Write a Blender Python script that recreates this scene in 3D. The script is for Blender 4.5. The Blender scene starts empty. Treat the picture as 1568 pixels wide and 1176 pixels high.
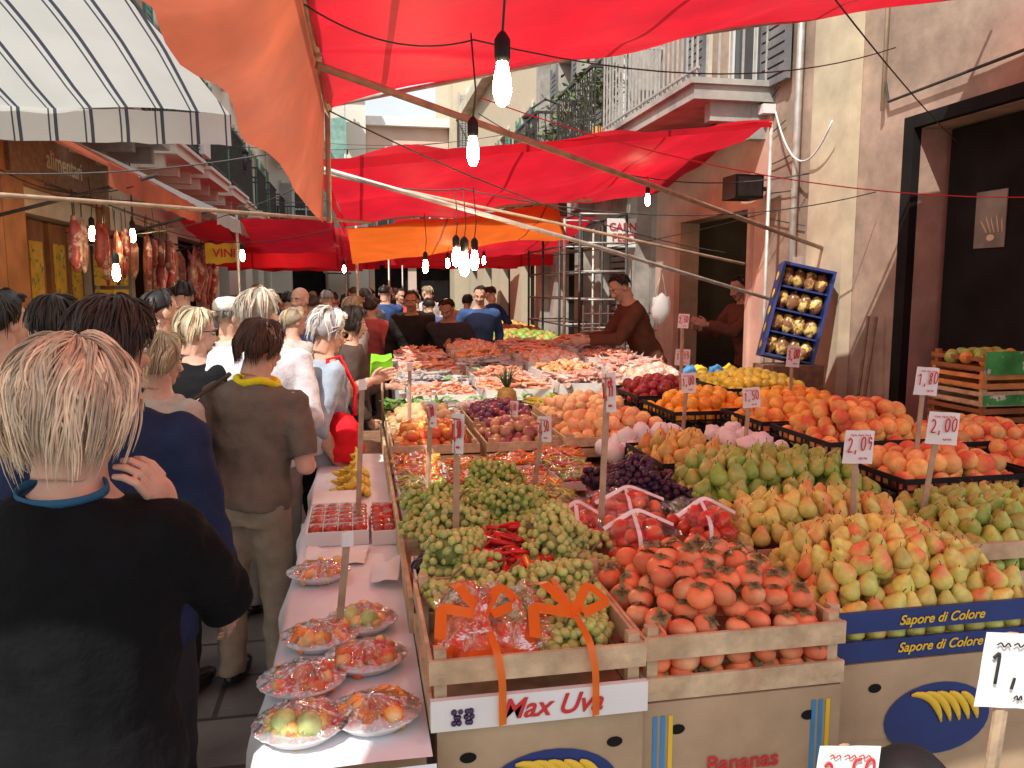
import bpy, math, random
import numpy as np
from mathutils import Vector, Matrix, noise
rnd=random.Random(7); rng=np.random.default_rng(7)
SC=bpy.context.scene
pi=math.pi
# ------------------------------------------------------------------ materials
def mat(name,col=(.5,.5,.5),rough=.6,var=.12,scale=6,bump=0,bscale=30,attr=False,metal=0,emit=None,es=0,trans=0,col2=None,spec=.5,c2scale=2.0,c2lo=.4,c2hi=.62,seam=0):
    m=bpy.data.materials.new(name);m.use_nodes=True;nt=m.node_tree;N=nt.nodes;L=nt.links
    b=N['Principled BSDF'];tc=N.new('ShaderNodeTexCoord')
    no=N.new('ShaderNodeTexNoise');no.inputs['Scale'].default_value=scale;no.inputs['Detail'].default_value=4;L.new(tc.outputs['Object'],no.inputs['Vector'])
    mr=N.new('ShaderNodeMapRange');mr.inputs[1].default_value=.3;mr.inputs[2].default_value=.7;mr.inputs[3].default_value=1-var;mr.inputs[4].default_value=1+var;L.new(no.outputs[0],mr.inputs[0])
    if attr:
        a=N.new('ShaderNodeAttribute');a.attribute_name='Col';src=a.outputs['Color']
    else:
        a=N.new('ShaderNodeRGB');a.outputs[0].default_value=(*col,1);src=a.outputs[0]
    if col2:
        n2=N.new('ShaderNodeTexNoise');n2.inputs['Scale'].default_value=c2scale;n2.inputs['Detail'].default_value=7;n2.inputs['Roughness'].default_value=.65;L.new(tc.outputs['Object'],n2.inputs['Vector'])
        m2=N.new('ShaderNodeMapRange');m2.inputs[1].default_value=c2lo;m2.inputs[2].default_value=c2hi;L.new(n2.outputs[0],m2.inputs[0])
        mx=N.new('ShaderNodeMixRGB');mx.inputs[2].default_value=(*col2,1);L.new(m2.outputs[0],mx.inputs[0]);L.new(src,mx.inputs[1]);src=mx.outputs[0]
    if seam:
        sx=N.new('ShaderNodeSeparateXYZ');L.new(tc.outputs['Object'],sx.inputs[0]);A=N.new('ShaderNodeMath');A.operation='MULTIPLY_ADD';L.new(sx.outputs[0],A.inputs[0]);A.inputs[1].default_value=1/seam;A.inputs[2].default_value=50.31
        F=N.new('ShaderNodeMath');F.operation='FRACT';L.new(A.outputs[0],F.inputs[0]);G=N.new('ShaderNodeMath');G.operation='LESS_THAN';L.new(F.outputs[0],G.inputs[0]);G.inputs[1].default_value=.022
        mx=N.new('ShaderNodeMixRGB');mx.inputs[2].default_value=(col[0]*.45,col[1]*.4,col[2]*.4,1);L.new(G.outputs[0],mx.inputs[0]);L.new(src,mx.inputs[1]);src=mx.outputs[0]
    vm=N.new('ShaderNodeVectorMath');vm.operation='SCALE';L.new(src,vm.inputs[0]);L.new(mr.outputs[0],vm.inputs['Scale'])
    L.new(vm.outputs[0],b.inputs['Base Color']);b.inputs['Roughness'].default_value=rough;b.inputs['Metallic'].default_value=metal
    b.inputs['Specular IOR Level'].default_value=spec
    if emit: b.inputs['Emission Color'].default_value=(*emit,1);b.inputs['Emission Strength'].default_value=es
    if bump:
        bn=N.new('ShaderNodeTexNoise');bn.inputs['Scale'].default_value=bscale;bn.inputs['Detail'].default_value=4;L.new(tc.outputs['Object'],bn.inputs['Vector'])
        bp=N.new('ShaderNodeBump');bp.inputs['Strength'].default_value=bump;bp.inputs['Distance'].default_value=.01;L.new(bn.outputs[0],bp.inputs['Height']);L.new(bp.outputs[0],b.inputs['Normal'])
    if trans:
        out=N['Material Output'];t=N.new('ShaderNodeBsdfTranslucent');L.new(vm.outputs[0],t.inputs[0]);ms=N.new('ShaderNodeMixShader');ms.inputs[0].default_value=trans
        L.new(b.outputs[0],ms.inputs[1]);L.new(t.outputs[0],ms.inputs[2]);L.new(ms.outputs[0],out.inputs[0])
    m['vm']=vm.name
    return m
M={}
def dm(k,*a,**kw): M[k]=mat(k,*a,**kw)
dm('skin',attr=True,rough=.55,var=.10,scale=22,bump=.15,bscale=90,spec=.35)
dm('cloth',attr=True,rough=.9,var=.14,scale=14,bump=.35,bscale=70,spec=.12)
dm('hair',attr=True,rough=.5,var=.15,scale=60,spec=.4)
dm('eye',attr=True,rough=.15,var=0)
dm('fruit',attr=True,rough=.45,var=.18,scale=55,bump=.06,bscale=140)
dm('peach',attr=True,rough=.8,var=.18,scale=45,spec=.2)
dm('shiny',attr=True,rough=.22,var=.14,scale=30)
dm('persim',attr=True,rough=.42,var=.2,scale=30,spec=.35)
dm('grape',attr=True,rough=.38,var=.18,scale=90,spec=.4)
dm('wet',attr=True,rough=.35,var=.3,scale=50,bump=.3,bscale=120)
dm('leaf',attr=True,rough=.6,var=.2,scale=40)
dm('wood',(.62,.47,.29),rough=.75,var=.22,scale=18,bump=.3,bscale=60,col2=(.48,.33,.19),c2scale=7)
dm('woodold',(.20,.11,.06),rough=.8,var=.3,scale=20,bump=.4,bscale=60)
dm('pole',(.40,.28,.18),rough=.7,var=.25,scale=15,bump=.3,bscale=50)
dm('metalpole',(.50,.47,.42),rough=.5,var=.25,scale=12,metal=.4)
dm('railgrey',(.40,.38,.35),rough=.6,var=.2,scale=12)
dm('iron',(.06,.055,.05),rough=.6,var=.3,scale=20,metal=.3)
dm('card',(.44,.31,.19),rough=.85,var=.12,scale=5,bump=.15,bscale=20,col2=(.36,.25,.15),c2scale=3)
dm('white',(.75,.74,.71),rough=.55,var=.06,scale=6)
dm('fishbox',(.60,.58,.55),rough=.6,var=.15,scale=6)
dm('paper',(.78,.77,.74),rough=.8,var=.06,scale=12,bump=.3,bscale=18)
dm('tablecloth',(.76,.76,.79),rough=.45,var=.07,scale=5,bump=.6,bscale=9)
dm('plate',(.82,.82,.82),rough=.3,var=.02)
dm('redink',(.55,.03,.03),rough=.7,var=.1)
dm('blackink',(.02,.02,.025),rough=.7,var=.1)
dm('blue',(.015,.035,.16),rough=.4,var=.2)
dm('skyblue',(.05,.25,.5),rough=.4,var=.15)
dm('yellow',(.75,.5,.03),rough=.5,var=.1)
dm('plasticblack',(.015,.016,.018),rough=.5,var=.2,spec=.25)
dm('plasticgreen',(.06,.32,.08),rough=.5,var=.4,scale=9,col2=(.6,.6,.5),c2scale=14,c2lo=.58,c2hi=.6)
dm('green',(.25,.75,.03),rough=.5,var=.1)
dm('net',(.35,.60,.52),rough=.8,var=.2,trans=.4)
dm('redc',(.70,.012,.03),rough=.55,var=.14,scale=3,trans=.55,bump=.7,bscale=4,col2=(.56,.015,.03),c2scale=1.2,spec=.25,seam=1.15)
dm('orangec',(.84,.15,.02),rough=.6,var=.12,scale=3,trans=.55,bump=.5,bscale=5,spec=.25,seam=1.0)
dm('rustc',(.58,.14,.07),rough=.7,var=.18,scale=3,trans=.45,bump=.5,bscale=4,col2=(.44,.12,.07),c2scale=2,spec=.25)
dm('whitec',(.74,.74,.72),rough=.6,var=.08,scale=3,trans=.5)
dm('ribbon',(.9,.22,.03),rough=.3,var=.05,trans=.4)
dm('plaster',(.44,.31,.235),rough=.9,var=.18,scale=3,bump=.5,bscale=14,col2=(.25,.185,.14),c2scale=1.3)
dm('plasterpink',(.60,.35,.27),rough=.85,var=.14,scale=4,bump=.3,bscale=16,col2=(.50,.37,.29),c2scale=1.7)
dm('cream',(.70,.62,.47),rough=.85,var=.12,scale=4,bump=.3,bscale=14,col2=(.54,.47,.35),c2scale=1.5)
dm('pilaster',(.60,.51,.35),rough=.85,var=.14,scale=4,bump=.3,bscale=12,col2=(.44,.37,.26),c2scale=1.1)
dm('ochre',(.66,.55,.38),rough=.9,var=.14,scale=2,bump=.4,bscale=8,col2=(.50,.43,.32))
dm('stone',(.44,.41,.36),rough=.9,var=.22,scale=3,bump=.8,bscale=7,col2=(.24,.23,.21),c2scale=1.1)
dm('facadepink',(.74,.52,.42),rough=.9,var=.12,scale=2,bump=.3,bscale=8,col2=(.64,.50,.42))
dm('pale',(.80,.76,.66),rough=.9,var=.08,scale=1,bump=.3,bscale=8,col2=(.70,.66,.56),c2scale=.5)
dm('shopwood',(.30,.12,.04),rough=.6,var=.3,scale=5,bump=.2,bscale=20)
dm('crateorange',(.62,.27,.08),rough=.7,var=.25,scale=12)
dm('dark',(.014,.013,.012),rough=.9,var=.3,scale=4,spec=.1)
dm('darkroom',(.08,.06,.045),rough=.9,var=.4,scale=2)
dm('shutgreen',(.10,.26,.20),rough=.7,var=.2)
dm('shutgrey',(.16,.16,.16),rough=.7,var=.3,scale=4,bump=.3)
dm('glass',(.05,.06,.07),rough=.08,var=.1)
dm('meat',attr=True,rough=.4,var=.45,scale=14,bump=.4,bscale=30,col2=(.75,.55,.42),c2scale=9,c2lo=.52,c2hi=.60)
dm('bulb',(1,.8,.5),emit=(1,.72,.40),es=130)
dm('bulb2',(1,.8,.5),emit=(1,.76,.46),es=170)
dm('yellowsign',(.8,.5,.06),rough=.5,var=.2,scale=8,col2=(.15,.3,.05),c2scale=12,c2lo=.55,c2hi=.6)
dm('snack',(.70,.52,.16),rough=.3,var=.3,scale=10,col2=(.20,.09,.04),c2scale=14,c2lo=.46,c2hi=.52)
dm('poster',(.20,.19,.16),rough=.7,var=.4,scale=5)
def stripes():
    m=mat('striped_canvas',(.70,.71,.67),rough=.6,var=.08,scale=3,trans=.42,bump=.2,bscale=6)
    nt=m.node_tree;N=nt.nodes;L=nt.links;vm=N[m['vm']];src=vm.inputs[0].links[0].from_socket
    tc=N.new('ShaderNodeTexCoord');sx=N.new('ShaderNodeSeparateXYZ');L.new(tc.outputs['Object'],sx.inputs[0])
    def band(w,off):
        a=N.new('ShaderNodeMath');a.operation='MULTIPLY_ADD';L.new(sx.outputs[0],a.inputs[0]);a.inputs[1].default_value=8.2;a.inputs[2].default_value=off+50
        f=N.new('ShaderNodeMath');f.operation='FRACT';L.new(a.outputs[0],f.inputs[0])
        g=N.new('ShaderNodeMath');g.operation='LESS_THAN';L.new(f.outputs[0],g.inputs[0]);g.inputs[1].default_value=w;return g
    g1=band(.10,0);g2=band(.05,.16);ad=N.new('ShaderNodeMath');ad.operation='MAXIMUM';L.new(g1.outputs[0],ad.inputs[0]);L.new(g2.outputs[0],ad.inputs[1])
    mx=N.new('ShaderNodeMixRGB');mx.inputs[2].default_value=(.07,.08,.11,1);L.new(ad.outputs[0],mx.inputs[0]);L.new(src,mx.inputs[1]);L.new(mx.outputs[0],vm.inputs[0]);return m
M['striped']=stripes()
def film(nm,fac):
    m=bpy.data.materials.new(nm);m.use_nodes=True;N=m.node_tree.nodes;L=m.node_tree.links;N.remove(N['Principled BSDF'])
    t=N.new('ShaderNodeBsdfTransparent');g=N.new('ShaderNodeBsdfGlossy');g.inputs['Roughness'].default_value=.10;x=N.new('ShaderNodeMixShader')
    tc=N.new('ShaderNodeTexCoord');no=N.new('ShaderNodeTexNoise');no.inputs['Scale'].default_value=24;no.inputs['Detail'].default_value=4;L.new(tc.outputs['Object'],no.inputs[0])
    bp=N.new('ShaderNodeBump');bp.inputs['Strength'].default_value=1;bp.inputs['Distance'].default_value=.02;L.new(no.outputs[0],bp.inputs['Height']);L.new(bp.outputs[0],g.inputs['Normal'])
    x.inputs[0].default_value=fac;L.new(t.outputs[0],x.inputs[1]);L.new(g.outputs[0],x.inputs[2]);L.new(x.outputs[0],N['Material Output'].inputs[0]);return m
M['film']=film('cling_film',.40);M['film2']=film('thin_film',.15)
def paving():
    m=mat('paving_stone',(.09,.085,.08),rough=.45,var=.35,scale=2.5,bump=.5,bscale=9);nt=m.node_tree;N=nt.nodes;L=nt.links;vm=N[m['vm']]
    tc=N.new('ShaderNodeTexCoord');b=N.new('ShaderNodeTexBrick');b.inputs['Scale'].default_value=1;b.inputs['Brick Width'].default_value=.6;b.inputs['Row Height'].default_value=.35;b.inputs['Mortar Size'].default_value=.012
    b.inputs[1].default_value=(.17,.16,.145,1);b.inputs[2].default_value=(.11,.105,.095,1);b.inputs[3].default_value=(.05,.045,.04,1);L.new(tc.outputs['Object'],b.inputs[0]);L.new(b.outputs[0],vm.inputs[0]);return m
M['paving']=paving()
# ------------------------------------------------------------------ mesh builder
class MB:
    def __init__(s): s.v=[];s.c=[];s.ch=[];s.n=0;s.mats=[];s.xf=None
    def add(s,vf,m,col=(1,1,1),smooth=True):
        v,F=vf;v=np.asarray(v,float).reshape(-1,3)
        if s.xf is not None:
            A=np.array(s.xf);v=v@A[:3,:3].T+A[:3,3]
        col=np.asarray(col,float)
        if col.ndim==1: col=np.tile(col[:3],(len(v),1))
        if m not in s.mats: s.mats.append(m)
        mi=s.mats.index(m)
        for f in F:
            f=np.asarray(f,int)
            if len(f): s.ch.append((f+s.n,mi,smooth))
        s.v.append(v);s.c.append(col);s.n+=len(v)
    def mesh(s,name):
        V=np.concatenate(s.v);C=np.concatenate(s.c)
        me=bpy.data.meshes.new(name);me.vertices.add(len(V));me.vertices.foreach_set('co',V.ravel())
        lo=np.concatenate([f.ravel() for f,_,_ in s.ch]);tot=np.concatenate([np.full(len(f),f.shape[1]) for f,_,_ in s.ch])
        me.loops.add(len(lo));me.loops.foreach_set('vertex_index',lo.astype(np.int32))
        st=np.concatenate([[0],np.cumsum(tot)[:-1]]);me.polygons.add(len(tot));me.polygons.foreach_set('loop_start',st.astype(np.int32))
        me.polygons.foreach_set('material_index',np.concatenate([np.full(len(f),m) for f,m,_ in s.ch]).astype(np.int32))
        me.polygons.foreach_set('use_smooth',np.concatenate([np.full(len(f),sm) for f,_,sm in s.ch]).astype(bool))
        for m in s.mats: me.materials.append(M[m])
        a=me.color_attributes.new('Col','FLOAT_COLOR','POINT');a.data.foreach_set('color',np.concatenate([C,np.ones((len(C),1))],1).astype(np.float32).ravel())
        me.update(calc_edges=True);return me
    def build(s,name,parent=None,keep=False):
        if not s.v: return None
        V=np.concatenate(s.v);p=np.array([(V[:,0].min()+V[:,0].max())/2,(V[:,1].min()+V[:,1].max())/2,V[:,2].min()])
        s.v=[v-p for v in s.v];o=bpy.data.objects.new(name,s.mesh(name));SC.collection.objects.link(o)
        if parent: o.parent=parent;o.location=Vector(p)-parent.location
        else: o.location=Vector(p)
        return o
def empty(name,loc):
    e=bpy.data.objects.new(name,None);e.empty_display_size=.1;e.location=loc;SC.collection.objects.link(e);return e
def rings(R,cap=True):
    R=np.asarray(R,float);n,s,_=R.shape;V=R.reshape(-1,3);i=np.arange(n-1)[:,None]*s;j=np.arange(s)[None];a=i+j;b=i+(j+1)%s
    Q=np.stack([a,b,b+s,a+s],-1).reshape(-1,4)
    if not cap: return V,[Q]
    V=np.vstack([V,R[0].mean(0),R[-1].mean(0)]);k=n*s;j=np.arange(s);jj=(j+1)%s
    T=np.vstack([np.stack([np.full(s,k),jj,j],-1),np.stack([np.full(s,k+1),(n-1)*s+j,(n-1)*s+jj],-1)]);return V,[Q,T]
def tube(P,R,seg=8,cap=True,flat=1.0,up=None):
    P=np.asarray(P,float);n=len(P);R=np.full(n,R,float) if np.isscalar(R) else np.asarray(R,float)
    T=np.gradient(P,axis=0);T/=np.linalg.norm(T,axis=1)[:,None]+1e-9
    u=np.array(up if up is not None else ([0,0,1] if abs(T[0,2])<.8 else [1,0,0]),float);N=u-T[0]*u.dot(T[0]);N/=np.linalg.norm(N)+1e-9
    an=np.arange(seg)*2*pi/seg;out=[]
    for i in range(n):
        N=N-T[i]*N.dot(T[i]);N/=np.linalg.norm(N)+1e-9;B=np.cross(T[i],N)
        out.append(P[i]+R[i]*(np.cos(an)[:,None]*N*flat+np.sin(an)[:,None]*B))
    return rings(out,cap)
def ell(c,r,seg=14,rg=9,A=None):
    t=np.linspace(.12,pi-.12,rg);a=np.arange(seg)*2*pi/seg
    R=np.stack([np.sin(t)[:,None]*np.cos(a),np.sin(t)[:,None]*np.sin(a),-np.cos(t)[:,None]+0*a],-1)*np.array(r)
    if A is not None: R=R@np.asarray(A).T
    return rings(R+np.array(c))
def lathe(prof,seg=14,c=(0,0,0),cap=True):
    a=np.arange(seg)*2*pi/seg;return rings([np.stack([r*np.cos(a)+c[0],r*np.sin(a)+c[1],0*a+z+c[2]],-1) for r,z in prof],cap)
def boxv(x0,x1,y0,y1,z0,z1):
    v=[(x,y,z) for z in(z0,z1) for x,y in((x0,y0),(x1,y0),(x1,y1),(x0,y1))]
    return np.array(v),[np.array([(0,3,2,1),(4,5,6,7),(0,1,5,4),(1,2,6,5),(2,3,7,6),(3,0,4,7)])]
def box(mb,x0,x1,y0,y1,z0,z1,m,col=(1,1,1)): mb.add(boxv(x0,x1,y0,y1,z0,z1),m,col,False)
def sheetv(P00,P10,P11,P01,nu=16,nv=12,sag=0,rip=0,rs=2.0,edge=0):
    P00,P10,P11,P01=[np.array(p,float) for p in(P00,P10,P11,P01)];V=[]
    for j in range(nv+1):
        v=j/nv
        for i in range(nu+1):
            u=i/nu;p=(P00*(1-u)+P10*u)*(1-v)+(P01*(1-u)+P11*u)*v
            s=sag*math.sin(pi*u)*math.sin(pi*v)
            q=p.copy();q[2]-=s;q[2]+=rip*noise.noise(Vector((p[0]*rs,p[1]*rs,3.1)));q[1]+=rip*.6*noise.noise(Vector((p[0]*rs,p[2]*rs,7.1)));V.append(q)
    i=np.arange(nv)[:,None]*(nu+1)+np.arange(nu)[None];Q=np.stack([i,i+1,i+nu+2,i+nu+1],-1).reshape(-1,4);return np.array(V),[Q]
def gridv(G):
    G=np.asarray(G,float);n,m,_=G.shape;i=np.arange(n-1)[:,None]*m+np.arange(m-1)[None];return G.reshape(-1,3),[np.stack([i,i+1,i+m+1,i+m],-1).reshape(-1,4)]
def remesh(parts,vox,sm=2,fold=0,fs=9,seed=0):
    b=MB()
    for p in parts: b.add(p,'white')
    me=b.mesh('tmp');o=bpy.data.objects.new('tmp',me);SC.collection.objects.link(o)
    md=o.modifiers.new('r','REMESH');md.mode='VOXEL';md.voxel_size=vox
    if sm: s=o.modifiers.new('s','SMOOTH');s.factor=.5;s.iterations=sm
    dg=bpy.context.evaluated_depsgraph_get();e=o.evaluated_get(dg);m=e.to_mesh();n=len(m.vertices)
    V=np.empty(n*3);m.vertices.foreach_get('co',V);V=V.reshape(-1,3);Nn=np.empty(n*3);m.vertices.foreach_get('normal',Nn);Nn=Nn.reshape(-1,3)
    k=len(m.loops);lo=np.empty(k,np.int32);m.loops.foreach_get('vertex_index',lo);lt=np.empty(len(m.polygons),np.int32);m.polygons.foreach_get('loop_total',lt)
    if len(lt) and (lt==4).all(): F=[lo.reshape(-1,4)]
    else: F=[np.array([p.vertices[:] for p in m.polygons if len(p.vertices)==q]) for q in(3,4)];F=[f for f in F if len(f)]
    e.to_mesh_clear();bpy.data.objects.remove(o);bpy.data.meshes.remove(me)
    if fold:
        d=np.array([noise.noise(Vector((v[0]*fs+seed,v[1]*fs,v[2]*fs*.75)))+.5*noise.noise(Vector((v[0]*fs*2+v[2]*fs,v[1]*fs*2+seed,v[2]*fs*1.6)))-.5*abs(noise.noise(Vector((v[0]*fs*1.3-v[2]*fs*.9,v[1]*fs*1.3,v[2]*fs*2+seed)))) for v in V]);V=V+Nn*(d*fold)[:,None]
    return V,F
# ------------------------------------------------------------------ instancing
def tmpl(parts):
    V=[];F=[];C=[];K=[];n=0
    for (v,f),c in parts:
        v=np.asarray(v,float);V.append(v);F+= [np.asarray(q)+n for q in f];n+=len(v);C.append(np.tile(np.array(c if c else(0,0,0),float),(len(v),1)));K.append(np.full(len(v),0. if c else 1.))
    return np.vstack(V),F,np.vstack(C),np.concatenate(K)
def rotm(n,tilt,lay=False):
    a=rng.uniform(0,2*pi,n);t=rng.uniform(0,tilt,n) if not lay else rng.uniform(pi/2-.25,pi/2+.2,n);b=rng.uniform(0,2*pi,n)
    def Rz(a):
        R=np.zeros((n,3,3));R[:,0,0]=np.cos(a);R[:,0,1]=-np.sin(a);R[:,1,0]=np.sin(a);R[:,1,1]=np.cos(a);R[:,2,2]=1;return R
    X=np.zeros((n,3,3));X[:,0,0]=1;X[:,1,1]=np.cos(t);X[:,1,2]=-np.sin(t);X[:,2,1]=np.sin(t);X[:,2,2]=np.cos(t)
    return Rz(a)@X@Rz(b)
def inst(mb,T,pos,size,m,c1,c2=None,tilt=.6,amt=.0,lay=False,jit=.14,sj=.10):
    V,F,C,K=T;pos=np.asarray(pos,float);n=len(pos)
    if n==0:return
    R=rotm(n,tilt,lay);s=size*rng.uniform(1-sj,1+sj,n);an=np.ones((n,1,3))*rng.uniform(.93,1.07,(n,1,3))
    W=np.einsum('nij,nkj->nki',R,V[None]*an)*s[:,None,None]+pos[:,None,:]
    c=np.tile(np.array(c1,float),(n,1))*rng.uniform(1-jit,1+jit,(n,1))*rng.uniform(1-jit*.5,1+jit*.5,(n,3));col=np.repeat(c[:,None,:],len(V),1)
    if c2 is not None:
        d=rng.normal(size=(n,3));d/=np.linalg.norm(d,axis=1)[:,None];U=V/(np.linalg.norm(V,axis=1)[:,None]+1e-6)
        w=np.clip((np.einsum('kj,nj->nk',U,d)+amt+rng.uniform(-.45,.45,(n,1)))*1.3,0,1)[:,:,None];col=col*(1-w)+np.array(c2)*w
    col=col*K[None,:,None]+C[None]*(1-K[None,:,None])
    off=(np.arange(n)*len(V))[:,None,None]
    FF=[(f[None]+off).reshape(-1,f.shape[1]) for f in F];mb.add((W.reshape(-1,3),FF),m,np.clip(col,0,1).reshape(-1,3))
def heap(x0,x1,y0,y1,z,d,mound=.03,layers=2,gap=.93):
    P=[]
    for l in range(layers):
        i0=l*d*.5;xs=np.arange(x0+d*.5+i0,x1-d*.45-i0+1e-6,d*gap);r=0;y=y0+d*.5+i0
        while y<y1-d*.4-i0:
            for x in xs:
                if l and rnd.random()<.14: continue
                xx=x+(d*.45 if (r+l)%2 else 0)+rnd.uniform(-.17,.17)*d
                if xx>x1-d*.35: continue
                yy=y+rnd.uniform(-.17,.17)*d;u=(xx-x0)/(x1-x0)*2-1;v=(yy-y0)/(y1-y0)*2-1
                P.append((xx,yy,z+l*d*.62+mound*(1-u*u)*(1-v*v)+rnd.uniform(-.1,.1)*d))
            y+=d*gap*.88;r+=1
    return P
t=np.linspace(.1,pi-.08,10)
sph=[(math.sin(a)*.5,-math.cos(a)*.5-.12*math.exp(-(math.sin(a)*.5/.13)**2)*(1 if a>pi/2 else 0)) for a in t]
stem=tube([(0,0,.34),(.01,0,.46),(.05,0,.54)],[.02,.018,.022],5)
def calyx(r,z,n=4,w=.55,droop=.06):
    V=[(0,0,z)];F=[]
    for i in range(n):
        a=i*2*pi/n
        for da,rr,zz in((-w,r*.55,z+.02),(0,r,z-droop),(w,r*.55,z+.02)): V.append((rr*math.cos(a+da),rr*math.sin(a+da),zz))
        k=1+3*i;F.append((0,k,k+1,k+2))
    return np.array(V),[np.array(F)]
T_ball=tmpl([(lathe(sph,14),None)])
T_apple=tmpl([(lathe(sph,14),None),(stem,(.10,.05,.02))])
psq=[(r*1.02,z*.80) for r,z in sph]
T_persim=tmpl([(lathe(psq,16),None),(calyx(.44,.42,4,.62,.05),(.20,.22,.09)),(calyx(.22,.46,4,.5,.0),(.08,.07,.03)),(tube([(0,0,.40),(0,0,.50)],[.03,.04],5),(.08,.05,.02))])
T_tom=tmpl([(lathe([(r,z*.84) for r,z in sph],14),None),(calyx(.24,.42,5,.3,-.03),(.06,.16,.03))])
T_pear=tmpl([(lathe([(.08,-.5),(.3,-.47),(.45,-.32),(.5,-.12),(.46,.08),(.35,.27),(.25,.43),(.19,.56),(.12,.64),(.04,.66)],14),None),(tube([(0,0,.62),(.02,0,.76),(.06,0,.86)],[.02,.018,.025],5),(.08,.04,.02))])
T_lemon=tmpl([(lathe([(.03,-.66),(.1,-.6),(.3,-.48),(.46,-.22),(.5,0),(.46,.22),(.3,.48),(.1,.6),(.03,.66)],12),None)])
T_grape=tmpl([(lathe([(.18,-.52),(.40,-.33),(.5,-.05),(.47,.2),(.32,.42),(.12,.53)],9),None)])
def bent(n,L,bend,rads,seg=6):
    P=[]
    for i in range(n):
        a=(i/(n-1)-.5)*bend;P.append((L/bend*math.sin(a),L/bend*(1-math.cos(a)),0))
    return tube(P,rads,seg)
T_ban=tmpl([(bent(9,1,1.3,[.03,.06,.095,.105,.105,.10,.085,.04,.025],6),None)])
T_chil=tmpl([(bent(8,1,1.0,[.03,.075,.09,.085,.07,.05,.03,.008],6),None),(tube([(-.5,.11,0),(-.56,.16,0)],[.03,.02],5),(.05,.15,.02))])
T_stick=tmpl([(tube([(-.5,0,0),(.5,0,0)],[.1,.08],5),None)])
T_fish=tmpl([(tube([(-.5,0,0),(-.4,0,0),(-.2,0,0),(.1,0,0),(.32,0,0),(.42,0,0)],[.02,.07,.11,.10,.04,.03],8,flat=.55),None),((np.array([(.40,-.0,.02),(.40,0,-.02),(.52,0,-.11),(.47,0,0),(.52,0,.11)]),[np.array([(0,1,2,3)]),np.array([(0,3,4)])]),None)])
T_prawn=tmpl([(bent(9,1,2.2,[.05,.10,.12,.12,.10,.085,.07,.05,.09],6),None)])
T_leafy=tmpl([((np.array([(0,-.5,0),(.22,-.1,.06),(0,.5,.02),(-.22,-.1,.06)]),[np.array([(0,1,2,3)])]),None)])
def lumps(seed):
    v,f=ell((0,0,0),(.5,.5,.5),12,9);v=np.array([p*(1+.35*noise.noise(Vector(p*4)+Vector((seed,0,0)))) for p in v]);return v,f
T_crum=tmpl([(lumps(3.3),None)])
GREEN=(.47,.53,.16)
def grapes(mb,cs,L=.17,W=.050,gd=.023,col=GREEN,col2=(.62,.56,.20),n=80):
    P=[]
    for (x,y,z) in cs:
        a=rnd.uniform(0,2*pi);dx,dy=math.cos(a),math.sin(a);L1=L*rnd.uniform(.85,1.15);K=[]
        for i in range(n*6):
            t=rnd.random()**.8;r=W*(1.12-.75*t)*(1-.55*(t<.08));b=rnd.uniform(-.25,pi+.25)
            s=(t-.4)*L1;u=r*math.cos(b);w=max(r*math.sin(b)*.95,-.01);q=(s,u,w)
            if all((q[0]-k[0])**2+(q[1]-k[1])**2+(q[2]-k[2])**2>(gd*.78)**2 for k in K): K.append(q)
            if len(K)>=n: break
        P+=[(x+dx*s-dy*u,y+dy*s+dx*u,z+w+.01) for s,u,w in K]
        mb.add(tube([(x-dx*L1*.3,y-dy*L1*.3,z+.01),(x+dx*L1*.4,y+dy*L1*.4,z+.005)],[W*.75,W*.3],8),'grape',np.array(col)*.55)
    inst(mb,T_grape,P,gd,'grape',col,col2,tilt=pi,amt=-.45,jit=.16)
    for (x,y,z) in cs[::2]: mb.add(tube([(x,y,z+.03),(x+.02,y,z+.07),(x+.045,y+.01,z+.085)],[.004,.003,.003],5),'woodold')
# ------------------------------------------------------------------ crates / signs / props
def crate(mb,x0,x1,y0,y1,z0,h=.15,m='wood',slh=.052,lab=None):
    th=.009
    for (px,py) in((x0,y0),(x1,y0),(x0,y1),(x1,y1)):
        sx=.028 if px==x0 else -.028;sy=.028 if py==y0 else -.028;a,b=sorted((px+ (.003 if sx>0 else -.003),px+sx));c,d=sorted((py+(.003 if sy>0 else -.003),py+sy));box(mb,a,b,c,d,z0,z0+h+.018,m)
    for z in(z0+.004,z0+h-slh):
        box(mb,x0-th,x1+th,y0-th,y0,z,z+slh,(lab if lab else m));box(mb,x0-th,x1+th,y1,y1+th,z,z+slh,m)
        box(mb,x0-th,x0,y0+.001,y1-.001,z+.003,z+slh-.003,m);box(mb,x1,x1+th,y0+.001,y1-.001,z+.003,z+slh-.003,m)
    for px in(x0+.014,x1-.014):
        for z in(z0+.02,z0+h-slh+.018): mb.add(boxv(px-.008,px+.008,y0-th-.0012,y0-th,z,z+.0015),'metalpole',smooth=False)
    k=5;w=(y1-y0)/k
    for i in range(k): box(mb,x0+.002,x1-.002,y0+i*w+.004,y0+(i+1)*w-.004,z0,z0+.006,m)
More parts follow.
